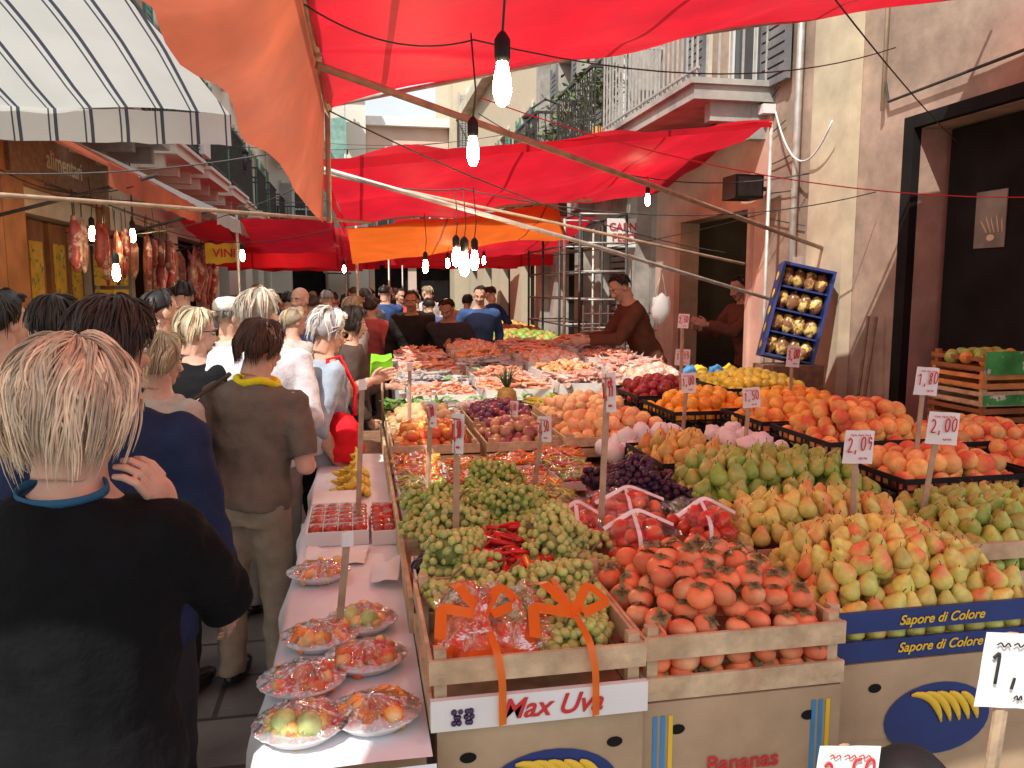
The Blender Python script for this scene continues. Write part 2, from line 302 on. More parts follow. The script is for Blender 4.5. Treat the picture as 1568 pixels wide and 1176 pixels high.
def pcrate(mb,x0,x1,y0,y1,z0,h=.14,m='plasticblack'):
    n=9
    for k in range(5):
        z=z0+h*k/4
        for a in((x0,x1,y0,y0+.008),(x0,x1,y1-.008,y1),(x0,x0+.008,y0+.009,y1-.009),(x1-.008,x1,y0+.009,y1-.009)): box(mb,*a,z,z+(.02 if k==4 else .008),m)
    for i in range(n+1):
        x=x0+(x1-x0)*i/n;y=y0+(y1-y0)*i/n
        for a in((x-.004,x+.004,y0+.001,y0+.007),(x-.004,x+.004,y1-.007,y1-.001),(x0+.001,x0+.007,y-.004,y+.004),(x1-.007,x1-.001,y-.004,y+.004)): box(mb,*a,z0,z0+h,m)
    box(mb,x0+.002,x1-.002,y0+.002,y1-.002,z0-.002,z0+.002,m)
def text(body,loc,size,m,parent=None,rot=(pi/2,0,0),name='lettering',shear=0):
    c=bpy.data.curves.new(name,'FONT');c.body=body;c.size=size;c.extrude=.0006;c.align_x='CENTER';c.align_y='CENTER';c.shear=shear;c.offset=.0008*(size/.05);c.materials.append(M[m])
    o=bpy.data.objects.new(name,c);SC.collection.objects.link(o);o.rotation_euler=rot
    if parent: o.parent=parent;o.location=Vector(loc)-parent.location
    else:o.location=loc
    return o
DIG={'0':[(.5,1),(.15,.8),(.1,.4),(.35,0),(.75,.1),(.9,.5),(.8,.9),(.5,1)],'1':[(.2,.75),(.55,1),(.5,0)],'2':[(.1,.8),(.4,1),(.8,.85),(.75,.5),(.1,0),(.95,.05)],'3':[(.1,.9),(.6,1),(.75,.75),(.4,.52),(.85,.3),(.6,0),(.1,.1)],'5':[(.85,1),(.3,.97),(.2,.55),(.7,.6),(.8,.2),(.4,0),(.1,.1)],'8':[(.75,.85),(.4,1),(.25,.75),(.8,.3),(.5,0),(.15,.2),(.7,.7),(.75,.85)],'9':[(.8,.8),(.45,1),(.15,.75),(.4,.5),(.8,.65),(.75,.3),(.55,0)],',':[(.4,.12),(.3,-.2)],'~':[(0,.5),(.3,.9),(.5,.2),(.8,.9),(1,.4)]}
def scrawl(mb,A,txt,x,z,w,h,r,m):
    n=len(txt);cw=w/n
    for i,ch in enumerate(txt):
        pts=DIG.get(ch)
        if not pts: continue
        P=[A@Vector((x+i*cw+p[0]*cw*.8+rnd.uniform(-.03,.03)*cw,-.0075,z+p[1]*h+rnd.uniform(-.03,.03)*h+.06*h*i)) for p in pts]
        P=np.array([tuple(p) for p in P]);k=len(P);tt=np.linspace(0,k-1,k*4);Q=np.stack([np.interp(tt,range(k),P[:,c]) for c in range(3)],-1)
        for _ in range(2): Q[1:-1]=(Q[:-2]+2*Q[1:-1]+Q[2:])/4
        mb.add(tube(Q,r,5,flat=.5,up=(0,1,0)),m)
def sign(x,y,z0,z1,w=.1,h=.1,txt='2,99',yaw=0,lx=0,ink='redink',th=.022):
    e=empty('price_sign',(x,y,z0));b=MB();xt=x+lx
    b.add(tube([(x,y,z0),((x+xt)/2,y+.002,(z0+z1)/2),(xt,y,z1)],[th/2,th/2,th/2],6,flat=.4,up=(0,1,0)),'pole',smooth=False);b.build('stick',e)
    b=MB();zc=z1-h/2+.005;yc=y-.012;A=Matrix.Translation((xt,yc,zc))@Matrix.Rotation(yaw,4,'Z')@Matrix.Rotation(rnd.uniform(-.1,.1),4,'Y');b.xf=A
    b.add(sheetv((-w/2,0,-h/2),(w/2,0,-h/2),(w/2,.004,h/2),(-w/2,-.003,h/2),5,5,0,.004,20),'paper');b.xf=None
    if txt:
        scrawl(b,A,txt,-w*.42,-h*.15,w*.86,h*.42,.0024*h/.1,ink);scrawl(b,A,'~~~',-w*.35,h*.30,w*.7,h*.10,.0011*h/.1,ink);scrawl(b,A,'~~',0,-h*.40,w*.3,h*.12,.0011*h/.1,ink)
    b.build('card',e)
# ------------------------------------------------------------------ people
SK=(.58,.34,.24);SK2=(.42,.23,.15)
def ik(S,W,l1,l2,pole):
    d=W-S;Ln=d.length;u=d/Ln;Lc=max(min(Ln,.985*(l1+l2)),abs(l1-l2)+.03);a=(l1*l1-l2*l2+Lc*Lc)/(2*Lc);hh=math.sqrt(max(l1*l1-a*a,1e-6));p=pole-u*pole.dot(u);p.normalize()
    return S+u*a+p*hh,S+u*Lc
def handparts(W,d,n,side,s,curl):
    d=d.normalized();n=(n-d*n.dot(d)).normalized();w=d.cross(n)*side;parts=[]
    A=np.array([list(w),list(n),list(d)]).T
    parts.append(ell(W+d*.048*s,(.040*s,.016*s,.052*s),12,8,A));parts.append(tube([W-d*.02*s,W+d*.03*s],[.024*s,.026*s],10,flat=.7,up=n))
    for i,(o,l) in enumerate(((.030,.95),(.010,1.05),(-.010,1.0),(-.029,.78))):
        p=W+d*.078*s+w*o*s;P=[p];a=.15+.04*i
        for k,ln in enumerate((.046,.028,.022)):
            dd=(d*math.cos(a)+n*math.sin(a)+w*o*1.5).normalized();p=p+dd*ln*l*s;P.append(p);a+=curl*(.9 if k==0 else .8)
        parts.append(tube(P,[.0095*s,.0088*s,.0080*s,.0062*s],7))
    p=W+d*.022*s+w*.026*s;P=[p]
    for dd,ln in(((d*.75+w*.65+n*.25),.036),((d*.85+w*.35+n*.45),.028),((d*.85+w*.1+n*.55),.022)): p=p+dd.normalized()*ln*s;P.append(p)
    parts.append(tube(P,[.013*s,.0115*s,.010*s,.0075*s],7));return parts
HS={ # hem back K, side K, fringe theta, thickness, wave, lock radius
 'bob':(.98,.82,58,.026,.24,.0033),'short':(.72,.35,50,.020,.18,.0034),'curly':(.7,.4,45,.026,.45,.0050),'men':(.45,.05,42,.007,.05,.0034)}
def hairm(mb,style,col,n,s,sd=0):
    r2=random.Random(sd+11);kb,ks,fr,th,wv,lr=HS[style]
    if n<100: lr*=2.0
    elif n<600: lr*=1.35
    C=np.array((0,-.010,.020));Rr=np.array((.078,.096,.092))+th
    def tmax(ph):
        a=abs(((ph+pi)%(2*pi))-pi);deg=math.degrees(a);j=5*noise.noise(Vector((math.sin(ph)*3,math.cos(ph)*3,sd*.1)))
        if deg<48: return fr+j
        if deg<82: return fr+(90+ks*30-fr)*((deg-48)/34)**1.3+j
        if deg<120: return 90+(ks+(kb-ks)*(deg-82)/38)*30+j
        return 90+kb*30+j
    def pt(ph,th_d,off=0):
        t=math.radians(th_d)
        if th_d<=90: sr=math.sin(t);cz=math.cos(t)
        else: q=(th_d-90)/60;sr=1-.72*q*q-.04*q;cz=-q*1.9
        v=np.array((math.sin(ph)*sr,math.cos(ph)*sr,cz));rr=Rr+off;return (C+v*rr)*s
    lump=lambda ph,f:.0075*noise.noise(Vector((math.sin(ph)*2.0+sd,math.cos(ph)*2.0,f*2.6)))*(2.0 if style!='men' else .4)
    G=[];NP=36;NT=14
    for j in range(NT+1):
        row=[]
        for i in range(NP+1):
            ph=i*2*pi/NP;tm=tmax(ph)*.96;f=j/NT;o=-.005-(.014 if f>.97 else 0)+lump(ph,f);row.append(pt(ph,2+f*(tm-2),o))
        G.append(row)
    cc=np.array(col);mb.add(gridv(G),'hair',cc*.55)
    ncl=max(8,n//16);cl=[(r2.uniform(0,2*pi),r2.uniform(2,85)*(1 if r2.random()<.8 else .2),r2.uniform(-1,1),r2.uniform(0,6),r2.choice((.70,.88,1.0,1.12,1.32)),r2.choice((-1.2,-.8,-.3,1.0))*.010) for _ in range(ncl)]
    for i in range(n):
        c_=cl[i%ncl];ph=c_[0]+r2.gauss(0,.075);tm=tmax(ph);t0=min(c_[1]+r2.uniform(-8,8),tm*.74);t0=max(t0,2);t1=min(tm*r2.uniform(.86,1.08),t0+r2.uniform(50,95));P=[];m=7 if n<600 else 12;off=r2.uniform(-.004,.004);sw=c_[2]*.26*(.5+wv*2);lift=r2.uniform(.0,.006)*(1+wv*2)
        for k in range(m):
            f=k/(m-1);th_=t0+(t1-t0)*f;pp=ph+(sw*f)+wv*.42*math.sin(f*4.4+c_[3]);pp=c_[0]*(.35*f)+pp*(1-.35*f) if abs(pp-c_[0])<.5 else pp
            P.append(pt(pp,th_,off+lump(pp,th_/tm)+lift*math.sin(f*pi)+(wv*.018)*math.sin(f*5.5+c_[3])+c_[5]*f**4-(.006*(1-f)**3)))
        b=c_[4]*r2.uniform(.85,1.15);b2=r2.uniform(.95,1.03);k=np.linspace(0,1,m);R=lr*r2.uniform(.5,1.1)*s*np.clip(np.sin((k*.88+.1)*pi),.12,1)
        mb.add(tube(P,R,4 if n<600 else 5,cap=False,flat=.6),'hair',np.clip(cc*b*np.array((1,b2,b2*b2)),0,1))
def person(name,x,y,h,face=0,z0=0,male=0,top=(.1,.1,.1),pants=(.03,.03,.035),skin=SK,hair='short',hc=(.05,.03,.02),lean=0,roll=0,head=(0,0),R=None,L=None,pR=None,pL=None,slv=1,q=1,fat=1.,neck=None,bag=None,coat=.48,cap=None,nR=None,nL=None,curl=.55,build=True,specs=False):
    Wm=Matrix.Translation((x,y,z0))@Matrix.Rotation(math.radians(face),4,'Z');Wi=Wm.inverted();hip=Vector((0,0,.52*h))
    U=Matrix.Translation(hip)@Matrix.Rotation(math.radians(roll),4,'Y')@Matrix.Rotation(math.radians(-lean),4,'X')@Matrix.Translation(-hip)
    mb=MB();mb.xf=Wm;sw=(.112 if male else .100)*h*(.5+.5*fat);u=lambda a,b,c:U@Vector((a,b,c));sc=h/1.68
    if q==2: vb,vh,nh=.010,.0055,2500
    elif q==1: vb,vh,nh=.014,.0075,420
    else: vb,vh,nh=.022,.011,90
    def loft(tab,inf):
        out=[];a=np.arange(20)*2*pi/20
        for z,wx,wy,yo in tab:
            wx=wx*h*fat+inf;wy=wy*h*fat+inf;P=[]
            for t_ in a:
                c,s_=math.cos(t_),math.sin(t_);P.append(u(wx*math.copysign(abs(c)**.85,c),wy*math.copysign(abs(s_)**.85,s_)+yo*h,z*h) if z>.43 else Vector((wx*c,wy*s_+yo*h,z*h)))
            out.append([list(p) for p in P])
        return rings(out)
    wm=1.1 if male else 1.0
    tors=[(.46,.080,.058,0),(.50,.098 if not male else .09,.070,-.003),(.54,.100 if not male else .093,.072,-.004),(.60,.084*wm,.062,0),(.65,.086*wm,.064,.002),(.71,.094*wm,.072,.006),(.76,.100*wm,.068,.0),(.80,.098*wm,.056,-.004),(.822,.070*wm,.044,-.006),(.845,.038,.036,-.006)]
    l1,l2=.178*h,.155*h;arms=[]
    for sd,tg,pl,nn in((1,R,pR,nR),(-1,L,pL,nL)):
        S=u(sd*sw,-.004*h,.795*h)
        if tg is None: Wt=u(sd*(sw+.035*h),.045*h+rnd.uniform(-.02,.07)*h,.475*h+rnd.uniform(0,.09)*h)
        else: Wt=Wi@Vector(tg)
        pole=Vector(pl) if pl else Vector((sd*.35,-1,-.3));E,Wr=ik(S,Wt,l1,l2,pole);arms.append((sd,S,E,Wr,Vector(nn) if nn else Vector((-sd,.25,0))))
    ts=[(z,a*.93,b_*.93,c) for z,a,b_,c in tors[:-1]]+[tors[-1]]
    body=[loft(ts,0),tube([u(0,-.006*h,.80*h),u(0,.0,.87*h),u(0,.008*h,.91*h)],[.040*h,.033*h,.033*h],14)]
    ka=.78 if slv>=1 else 1.0
    for sd,S,E,Wr,_ in arms: body.append(tube([S*.8+u(0,0,.79*h)*.2,S,(S+E)/2,E,E*.6+Wr*.4,Wr],np.array([.032*ka,.034*ka,.030*ka,.0255*ka,.0265*(.5+.5*ka),.0165])*h,12));body.append(ell(S,(.034*h*ka,.034*h*ka,.034*h*ka)))
    legs=[]
    for sd in(1,-1):
        st=.03*h*sd*(1 if int(x*50)%2 else -1)*.8;H_=Vector((sd*.052*h,0,.50*h));K=Vector((sd*.056*h,st*.5+.012*h,.275*h));A_=Vector((sd*.058*h,st,.045*h));legs.append((sd,H_,K,A_))
        body.append(tube([H_,(H_+K)/2,K,K*.6+A_*.4,A_],np.array([.048,.042,.031,.032,.021])*h,12))
    mb.add(remesh(body,vb,2),'skin',skin)
    tt=[(coat,.100,.074,-.003)]+[r for r in tors if r[0]>coat+.02 and r[0]<.83]+[(.838,.052,.045,-.006)]
    sh=[loft(tt,.014)]
    for sd,S,E,Wr,_ in arms:
        if slv>=1: sh.append(tube([S*.75+u(0,0,.79*h)*.25,S,(S+E)/2,E,(E+Wr)/2,E*.06+Wr*.94],np.array([.040,.045,.040,.037,.033,.027])*h,12));sh.append(ell(E,(.037*h,.037*h,.037*h)))
        else: k=slv*2;sh.append(tube([S*.75+u(0,0,.79*h)*.25,S,S*(1-k*.5)+E*k*.5,S*(1-k)+E*k],np.array([.040,.045,.043,.041])*h,12))
        sh.append(ell(S,(.043*h,.041*h,.041*h)))
    V,F=remesh(sh,vb,3,fold=.015 if q<2 else .014,fs=8/sc,seed=x*7);mb.add((V,F),'cloth',top)
    pn=[loft([(.455,.082,.062,0)]+[r for r in tors if .47<r[0]<.61],.004)]
    for sd,H_,K,A_ in legs: pn.append(tube([H_,(H_+K)/2,K,(K+A_)/2,A_+Vector((0,0,-.01*h))],np.array([.060,.054,.044,.041,.038])*h,14))
    mb.add(remesh(pn,vb*1.1,3,fold=.013,fs=7,seed=y*5),'cloth',pants)
    for sd,H_,K,A_ in legs:
        v,f=ell(A_+Vector((0,.045*h,-.018*h)),(.028*h,.078*h,.028*h));v[:,2]=np.maximum(v[:,2],.002);mb.add((v,f),'shiny',(.02,.017,.015))
    for sd,S,E,Wr,nn in arms:
        hp=handparts(Wr,(Wr-E),nn,sd,sc*.95,curl)
        if q==2: mb.add(remesh(hp,.0032,1),'skin',skin)
        elif q==1: mb.add(remesh(hp,.0055,0),'skin',skin)
        else:
            for p in hp: mb.add(p,'skin',skin)
    Hm=Wm@U@Matrix.Translation((0,.012*h,h-.118*sc))@Matrix.Rotation(math.radians(head[0]),4,'Z')@Matrix.Rotation(math.radians(head[1]),4,'X')@Matrix.Scale(sc,4);mb.xf=Hm
    hp=[ell((0,-.012,.028),(.073,.090,.084)),ell((0,.022,-.035),(.057,.062,.070)),ell((0,.052,-.088),(.026,.026,.022)),ell((0,.030,-.075),(.044,.045,.030)),
        tube([(0,.082,.010),(0,.096,-.012),(0,.108,-.032),(0,.092,-.040)],[.008,.009,.012,.010],8),ell((.016,.088,-.036),(.010,.010,.008)),ell((-.016,.088,-.036),(.010,.010,.008)),
        ell((0,.068,.022),(.052,.018,.010)),ell((.038,.062,-.025),(.020,.018,.018)),ell((-.038,.062,-.025),(.020,.018,.018)),tube([(0,-.02,-.04),(0,-.03,-.13)],[.052,.055],14)]
    for s_ in(1,-1): hp+=[ell((s_*.078,-.008,-.012),(.010,.019,.031)),ell((s_*.074,.006,-.012),(.012,.012,.02))]
    mb.add(remesh(hp,vh,2),'skin',skin)
    mb.add(ell((0,.083,-.058),(.023,.009,.0045),12,7),'skin',(skin[0]*.75,skin[1]*.42,skin[2]*.45));mb.add(ell((0,.082,-.066),(.020,.009,.0055),12,7),'skin',(skin[0]*.8,skin[1]*.48,skin[2]*.5))
    for s_ in(1,-1):
        mb.add(ell((s_*.030,.0700,.004),(.0135,.0125,.0085),12,8),'eye',(.75,.72,.68));mb.add(ell((s_*.030,.0790,.004),(.0055,.0045,.0055),10,7),'eye',(.04,.02,.01))
        mb.add(tube([(s_*.014,.088,.021),(s_*.030,.087,.026),(s_*.047,.074,.021)],[.003,.0035,.002],5),'hair',np.array(hc)*.6);mb.add(tube([(s_*.016,.080,.010),(s_*.030,.0835,.0135),(s_*.046,.072,.009)],[.0025,.003,.002],5),'skin',np.array(skin)*.7)
    if specs:
        for s_ in(1,-1): mb.add(ell((s_*.032,.088,.004),(.026,.006,.019)),'eye',(.01,.01,.01));mb.add(tube([(s_*.055,.085,.008),(s_*.078,.05,.010),(s_*.083,-.01,.005)],.0025,5),'eye',(.02,.02,.02))
    if hair!='bald': hairm(mb,hair,hc,nh,1.0,int(x*100+y*37))
    if cap is not None:
        mb.add(rings([[(rx*math.sin(a),-.01+ry*math.cos(a),z) for a in np.linspace(2*pi,0,24,False)] for rx,ry,z in((.092,.108,.045),(.092,.108,.075),(.085,.10,.11),(.06,.07,.134),(.01,.01,.142))]),'cloth',cap);mb.add(ell((0,.12,.05),(.06,.06,.008)),'cloth',cap)
    mb.xf=Wm
    if neck is not None:
        P=[u(.062*h*math.sin(a)*.85,.050*h*math.cos(a)-.004*h,.842*h+.006*h*math.sin(3*a)) for a in np.linspace(0,2*pi,25)];mb.add(tube(P,.017,8,cap=False),'cloth',neck)
    if bag:
        (bx,by,bz,w_,d_,h_,c_)=bag;V,F=remesh([ell((bx,by,bz),(w_,d_,h_)),ell((bx,by,bz-h_*.35),(w_*1.05,d_*1.1,h_*.6))],.012,2,fold=.02,fs=12);mb.add((V,F),'cloth',c_)
        S=u(math.copysign(sw*.8,bx),0,.845*h);mb.add(tube([(bx,by-.07,bz+h_*.8),(bx*.95,by-.08,(bz+S.z)/2+.05),tuple(S+Vector((0,-.035,.0))),tuple(S+Vector((0,.03,.012))),(bx*.95,by+.08,(bz+S.z)/2+.05),(bx,by+.07,bz+h_*.8)],.010,6),'cloth',c_)
    if build: return mb.build(name)
    return mb
# ------------------------------------------------------------------ building helpers
def obox(mb,o,u,n,u0,u1,z0,z1,d0,d1,m):
    o=np.array(o,float);u=np.array(u,float);n=np.array(n,float);v,f=boxv(u0,u1,d0,d1,z0,z1);W=o+v[:,:1]*u+v[:,1:2]*n+v[:,2:3]*np.array((0,0,1.));mb.add((W,f),m,smooth=False)
def facade(mb,o,u,n,L,H,ops,wall,rev=.22,depth=6,trim='cream',shut='shutgreen'):
    us=sorted({0,L,*[q for a in ops for q in a[:2]]});zs=sorted({0,H,*[q for a in ops for q in a[2:4]]});o_=np.array(o,float);u_=np.array(u,float);n_=np.array(n,float);Z=np.array((0,0,1.))
    P=lambda a,z,d=0:o_+u_*a+Z*z+n_*d
    def quad(a,b,c,d,m): mb.add(([a,b,c,d],[np.array([(0,1,2,3)])]),m,smooth=False)
    for i in range(len(us)-1):
        for j in range(len(zs)-1):
            a,b,c,d=us[i],us[i+1],zs[j],zs[j+1];cx,cz=(a+b)/2,(c+d)/2
            if any(p[0]<cx<p[1] and p[2]<cz<p[3] for p in ops): continue
            quad(P(a,c),P(b,c),P(b,d),P(a,d),wall)
    for (a,b,c,d,k) in ops:
        r=-rev
        for s_ in((a,c,a,d),(b,c,b,d),(a,d,b,d),(a,c,b,c)): quad(P(s_[0],s_[1]),P(s_[2],s_[3]),P(s_[2],s_[3],r),P(s_[0],s_[1],r),wall)
        if k=='open': continue
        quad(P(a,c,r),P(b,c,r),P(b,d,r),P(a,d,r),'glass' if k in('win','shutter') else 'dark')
        if k in('win','shutter'):
            for q in(a+.001,(a+b)/2-.025,b-.051): obox(mb,o,u,n,q,q+.05,c+.002,d-.002,r+.003,r+.045,'white')
            for q in(c+.003,(c+d)/2,d-.053): obox(mb,o,u,n,a+.052,b-.052,q,q+.05,r+.004,r+.04,'white')
            obox(mb,o,u,n,a-.14,a-.003,c-.003,d+.14,.002,.05,trim);obox(mb,o,u,n,b+.003,b+.14,c-.003,d+.14,.002,.05,trim);obox(mb,o,u,n,a-.002,b+.002,d+.003,d+.14,.002,.05,trim);obox(mb,o,u,n,a-.18,b+.18,c-.12,c-.004,.002,.12,trim)
        if k=='shutter':
            w=(b-a)/2
            for s0,s1 in((a-w*.96,a-.02),(b+.02,b+w*.96)):
                obox(mb,o,u,n,s0,s0+.05,c,d,.053,.09,shut);obox(mb,o,u,n,s1-.05,s1,c,d,.053,.09,shut)
                nz=int((d-c)/.08)
                for q in range(nz): obox(mb,o,u,n,s0+.051,s1-.051,c+q*.08,c+q*.08+.06,.056,.08,shut)
    quad(P(0,0),P(0,H),P(0,H,-depth),P(0,0,-depth),wall);quad(P(L,0),P(L,H),P(L,H,-depth),P(L,0,-depth),wall);quad(P(0,H),P(L,H),P(L,H,-depth),P(0,H,-depth),wall)
    quad(P(0,0,-depth),P(L,0,-depth),P(L,H,-depth),P(0,H,-depth),wall);obox(mb,o,u,n,-.02,L+.02,H-.25,H+.05,.003,.3,trim)
def balcony(mb,o,u,n,u0,u1,z,dep=.7,slab='stone',bar='iron',rh=1.0):
    obox(mb,o,u,n,u0,u1,z,z+.12,.004,dep,slab);obox(mb,o,u,n,u0-.03,u1+.03,z+.121,z+.17,.004,dep+.04,slab)
    k=max(2,int((u1-u0)/.9))
    for i in range(k+1):
        q=u0+.08+(u1-u0-.28)*i/k;obox(mb,o,u,n,q,q+.12,z-.30,z-.001,.004,.18,slab);obox(mb,o,u,n,q+.002,q+.118,z-.16,z-.001,.181,dep*.75,slab)
    for q in np.arange(u0+.03,u1-.01,.11): obox(mb,o,u,n,q-.008,q+.008,z+.17,z+.17+rh,dep-.04,dep-.024,bar)
    for q in np.arange(.08,dep-.05,.11):
        for e in(u0+.02,u1-.036): obox(mb,o,u,n,e,e+.016,z+.17,z+.17+rh,q-.008,q+.008,bar)
    obox(mb,o,u,n,u0,u1,z+.17+rh,z+.21+rh,dep-.05,dep-.015,bar);obox(mb,o,u,n,u0,u1,z+.25,z+.27,dep-.045,dep-.019,bar)
    for e in(u0,u1-.04): obox(mb,o,u,n,e,e+.04,z+.171+rh,z+.209+rh,.01,dep-.051,bar)
# ================================================================== GROUND + BUILDINGS
b=MB();b.add((np.array([(-150,-150,0),(150,-150,0),(150,150,0),(-150,150,0)],float),[np.array([(0,1,2,3)])]),'paving',smooth=False);b.build('ground')
UY=(0,1,0);RN=(-1,0,0);RO=(3.6,-3,0);RO2=(3.6,2.2,0)
b=MB();s_=5.2;ops=[(5.65-s_,7.7-s_,0,2.72,'dark'),(9.9-s_,11.6-s_,0,2.42,'open'),(9.8-s_,10.9-s_,3.42,5.6,'shutter'),(7.2-s_,8.1-s_,4.2,5.9,'shutter')]
facade(b,RO2,UY,RN,12.3-s_,6.9,ops,'plaster',shut='shutgrey')
obox(b,RO,UY,RN,8.36,8.84,0,6.6,.003,.10,'pilaster')
for a,c,d,e in((9.62,9.898,0,3.2),(11.602,12.28,0,3.2),(9.9,11.6,2.422,3.2)): obox(b,RO,UY,RN,a,c,d,e,.003,.035,'plasterpink')
obox(b,RO,UY,RN,9.58,12.3,3.201,3.28,.003,.12,'white')
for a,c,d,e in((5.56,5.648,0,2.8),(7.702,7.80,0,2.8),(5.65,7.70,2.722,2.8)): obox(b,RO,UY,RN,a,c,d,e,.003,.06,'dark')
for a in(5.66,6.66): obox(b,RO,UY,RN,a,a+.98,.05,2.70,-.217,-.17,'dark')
obox(b,RO,UY,RN,7.14,7.38,1.94,2.28,-.167,-.160,'poster')
for i in range(5): b.add(tube([(3.763,4.16+.03*i,2.03),(3.763,4.17+.04*i,2.10+.02*(i%2)),(3.763,4.16+.045*i,2.16+.03*math.sin(i))],[.014,.012,.006],6,flat=.3,up=(1,0,0)),'pilaster')
b.add(ell((3.763,4.25,2.0),(.004,.05,.03)),'pilaster')
for a,c in((9.84,9.898),(11.602,11.66)): obox(b,RO,UY,RN,a,c,0,2.42,.036,.07,'plasterpink')
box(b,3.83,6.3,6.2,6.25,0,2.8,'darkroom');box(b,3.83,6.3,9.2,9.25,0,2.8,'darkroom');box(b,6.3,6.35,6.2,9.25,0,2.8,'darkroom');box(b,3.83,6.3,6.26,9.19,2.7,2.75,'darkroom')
balcony(b,RO,UY,RN,9.6,12.28,3.30,.75,'stone','railgrey')
b.add(tube([(3.54,6.12,0),(3.54,6.12,6.5)],.03,8),'metalpole');b.add(tube([(3.55,5.05,2.9),(3.55,5.05,6.5)],.014,8),'pilaster');b.add(tube([(3.56,2.6,3.0),(3.56,5.0,2.95),(3.56,5.05,3.1)],.01,6),'iron');obox(b,RO,UY,RN,8.95,9.15,1.7,1.95,.003,.07,'metalpole')
b.build('plaster_building')
b=MB();ops=[(.8,2.4,0,2.6,'dark'),(3.4,5.0,0,2.8,'dark'),(1.0,2.0,3.6,5.6,'shutter'),(3.8,4.8,3.6,5.6,'shutter')]
o=(3.6,9.31,0);facade(b,o,UY,RN,6.6,7.8,ops,'stone',shut='shutgrey',trim='stone')
for q in(.25,2.75,5.6): obox(b,o,UY,RN,q,q+.4,0,7.4,.003,.18,'stone');obox(b,o,UY,RN,q-.06,q+.46,2.9,3.1,.004,.26,'stone')
balcony(b,o,UY,RN,.6,2.5,3.25,.7);balcony(b,o,UY,RN,3.3,5.3,3.25,.8)
P=[]
for i in range(12):
    a=pi*i/11;P.append((3.45,9.31+4.2-math.cos(a)*1.0,2.75+math.sin(a)*.9))
b.add(tube(P,.14,8),'stone')
for z in np.arange(.1,2.55,.09): obox(b,o,UY,RN,.82,2.38,z,z+.07,-.19,-.15,'shutgrey')
b.build('stone_building')
b=MB();o=(3.75,15.92,0);ops=[(q,q+1.0,z,z+1.9,'shutter') for q in(1.2,4,6.8,9.6) for z in(3.6,)]+[(q,q+1.4,0,2.6,'dark') for q in(1,3.8,6.6,9.4)]
facade(b,o,UY,RN,11.5,7.6,ops,'ochre');[balcony(b,o,UY,RN,q-.4,q+1.4,z,.6) for q in(1.2,4,6.8,9.6) for z in(3.4,)];b.build('ochre_building')
LN=(1,0,0);o=(-2.6,4.3,0);oo=(-2.6,-3,0);b=MB();s_=7.3
ops=[(.3,1.9,.5,2.4,'dark'),(9.9-s_,11.9-s_,0,2.3,'open'),(12.2-s_,12.9-s_,.9,2.3,'win'),(8.6-s_,9.5-s_,3.4,5.2,'shutter'),(11.2-s_,12.1-s_,3.4,5.2,'shutter')]
facade(b,o,UY,LN,13-s_,6.0,ops,'cream')
for a,c,d,e in((9.5,9.898,0,2.5),(11.902,12.1,0,2.5),(9.5,12.1,2.502,3.0),(9.202,9.49,0,2.5),(7.4,9.49,2.502,2.95)): obox(b,oo,UY,LN,a,c,d,e,.003,.08,'shopwood')
for q in(9.95,10.45,11.0,11.45): obox(b,oo,UY,LN,q,q+.42,.1,2.28,-.2,-.14,'shopwood')
for q in(9.95,10.45,11.0,11.45): obox(b,oo,UY,LN,q+.07,q+.35,1.2,2.1,-.138,-.13,'yellowsign')
for z in(1.0,1.35,1.7,2.05): obox(b,oo,UY,LN,7.62,9.18,z,z+.03,-.2,-.02,'wood')
obox(b,oo,UY,LN,9.6,11.9,2.56,2.94,.081,.11,'woodold');obox(b,oo,UY,LN,7.5,9.4,2.54,2.9,.081,.11,'woodold')
balcony(b,oo,UY,LN,8.2,9.9,3.2,.6);balcony(b,oo,UY,LN,10.8,12.6,3.2,.6);sb=b.build('shop_building')
text('alimentari',(-2.485,7.75,2.75),.22,'pilaster',sb,(pi/2,0,pi/2))
b=MB();o=(-2.75,10.02,0);ops=[(.6,2.8,0,2.5,'dark'),(3.4,5.8,0,2.5,'dark'),(.8,1.7,3.5,5.5,'shutter'),(3,3.9,3.5,5.5,'shutter'),(5.3,6.2,3.5,5.5,'shutter')]
facade(b,o,UY,LN,7,6.6,ops,'pale');[balcony(b,o,UY,LN,q-.4,q+1.4,3.3,.65,'pale') for q in(.8,3.0,5.3)];b.build('cream_building')
b=MB();o=(-2.9,17.05,0);ops=[(q,q+1.0,z,z+1.9,'shutter') for q in(1.2,4,6.8,9.6) for z in(3.6,6.6)]+[(q,q+1.4,0,2.6,'dark') for q in(1,3.8,6.6,9.4)]
facade(b,o,UY,LN,11.5,9.4,ops,'pale');[balcony(b,o,UY,LN,q-.4,q+1.4,z,.6,'pale') for q in(1.2,4,6.8,9.6) for z in(3.4,6.4)];b.build('pale_building')
FX=(1,0,0);FN=(0,-1,0)
def endb(nm,x0,y,L,H,wall,qs,zs_,bal=True,tr='white'):
    b=MB();o=(x0,y,0);ops=[(q,q+.85,z,z+1.9,'shutter') for q in qs for z in zs_ if z+2.2<H]+[(q-.1,q+1.1,0,2.6,'dark') for q in qs];facade(b,o,FX,FN,L,H,ops,wall,trim=tr,shut='railgrey')
    if bal: [balcony(b,o,FX,FN,q-.5,q+1.35,z-.2,.6,'pale') for q in qs for z in zs_ if z+2.2<H]
    obox(b,o,FX,FN,0,L,2.9,3.05,.004,.12,tr);return b
endb('e',-2.9,28.6,3.3,8.6,'pale',(.8,),(3.4,6.2)).build('pale_house')
b=endb('e',.42,29.4,2.9,7.6,'facadepink',(.3,1.8),(3.4,));b.build('pink_house')
endb('e',3.34,28.0,4.2,9.8,'ochre',(.6,2.5),(3.4,6.4)).build('ochre_house')
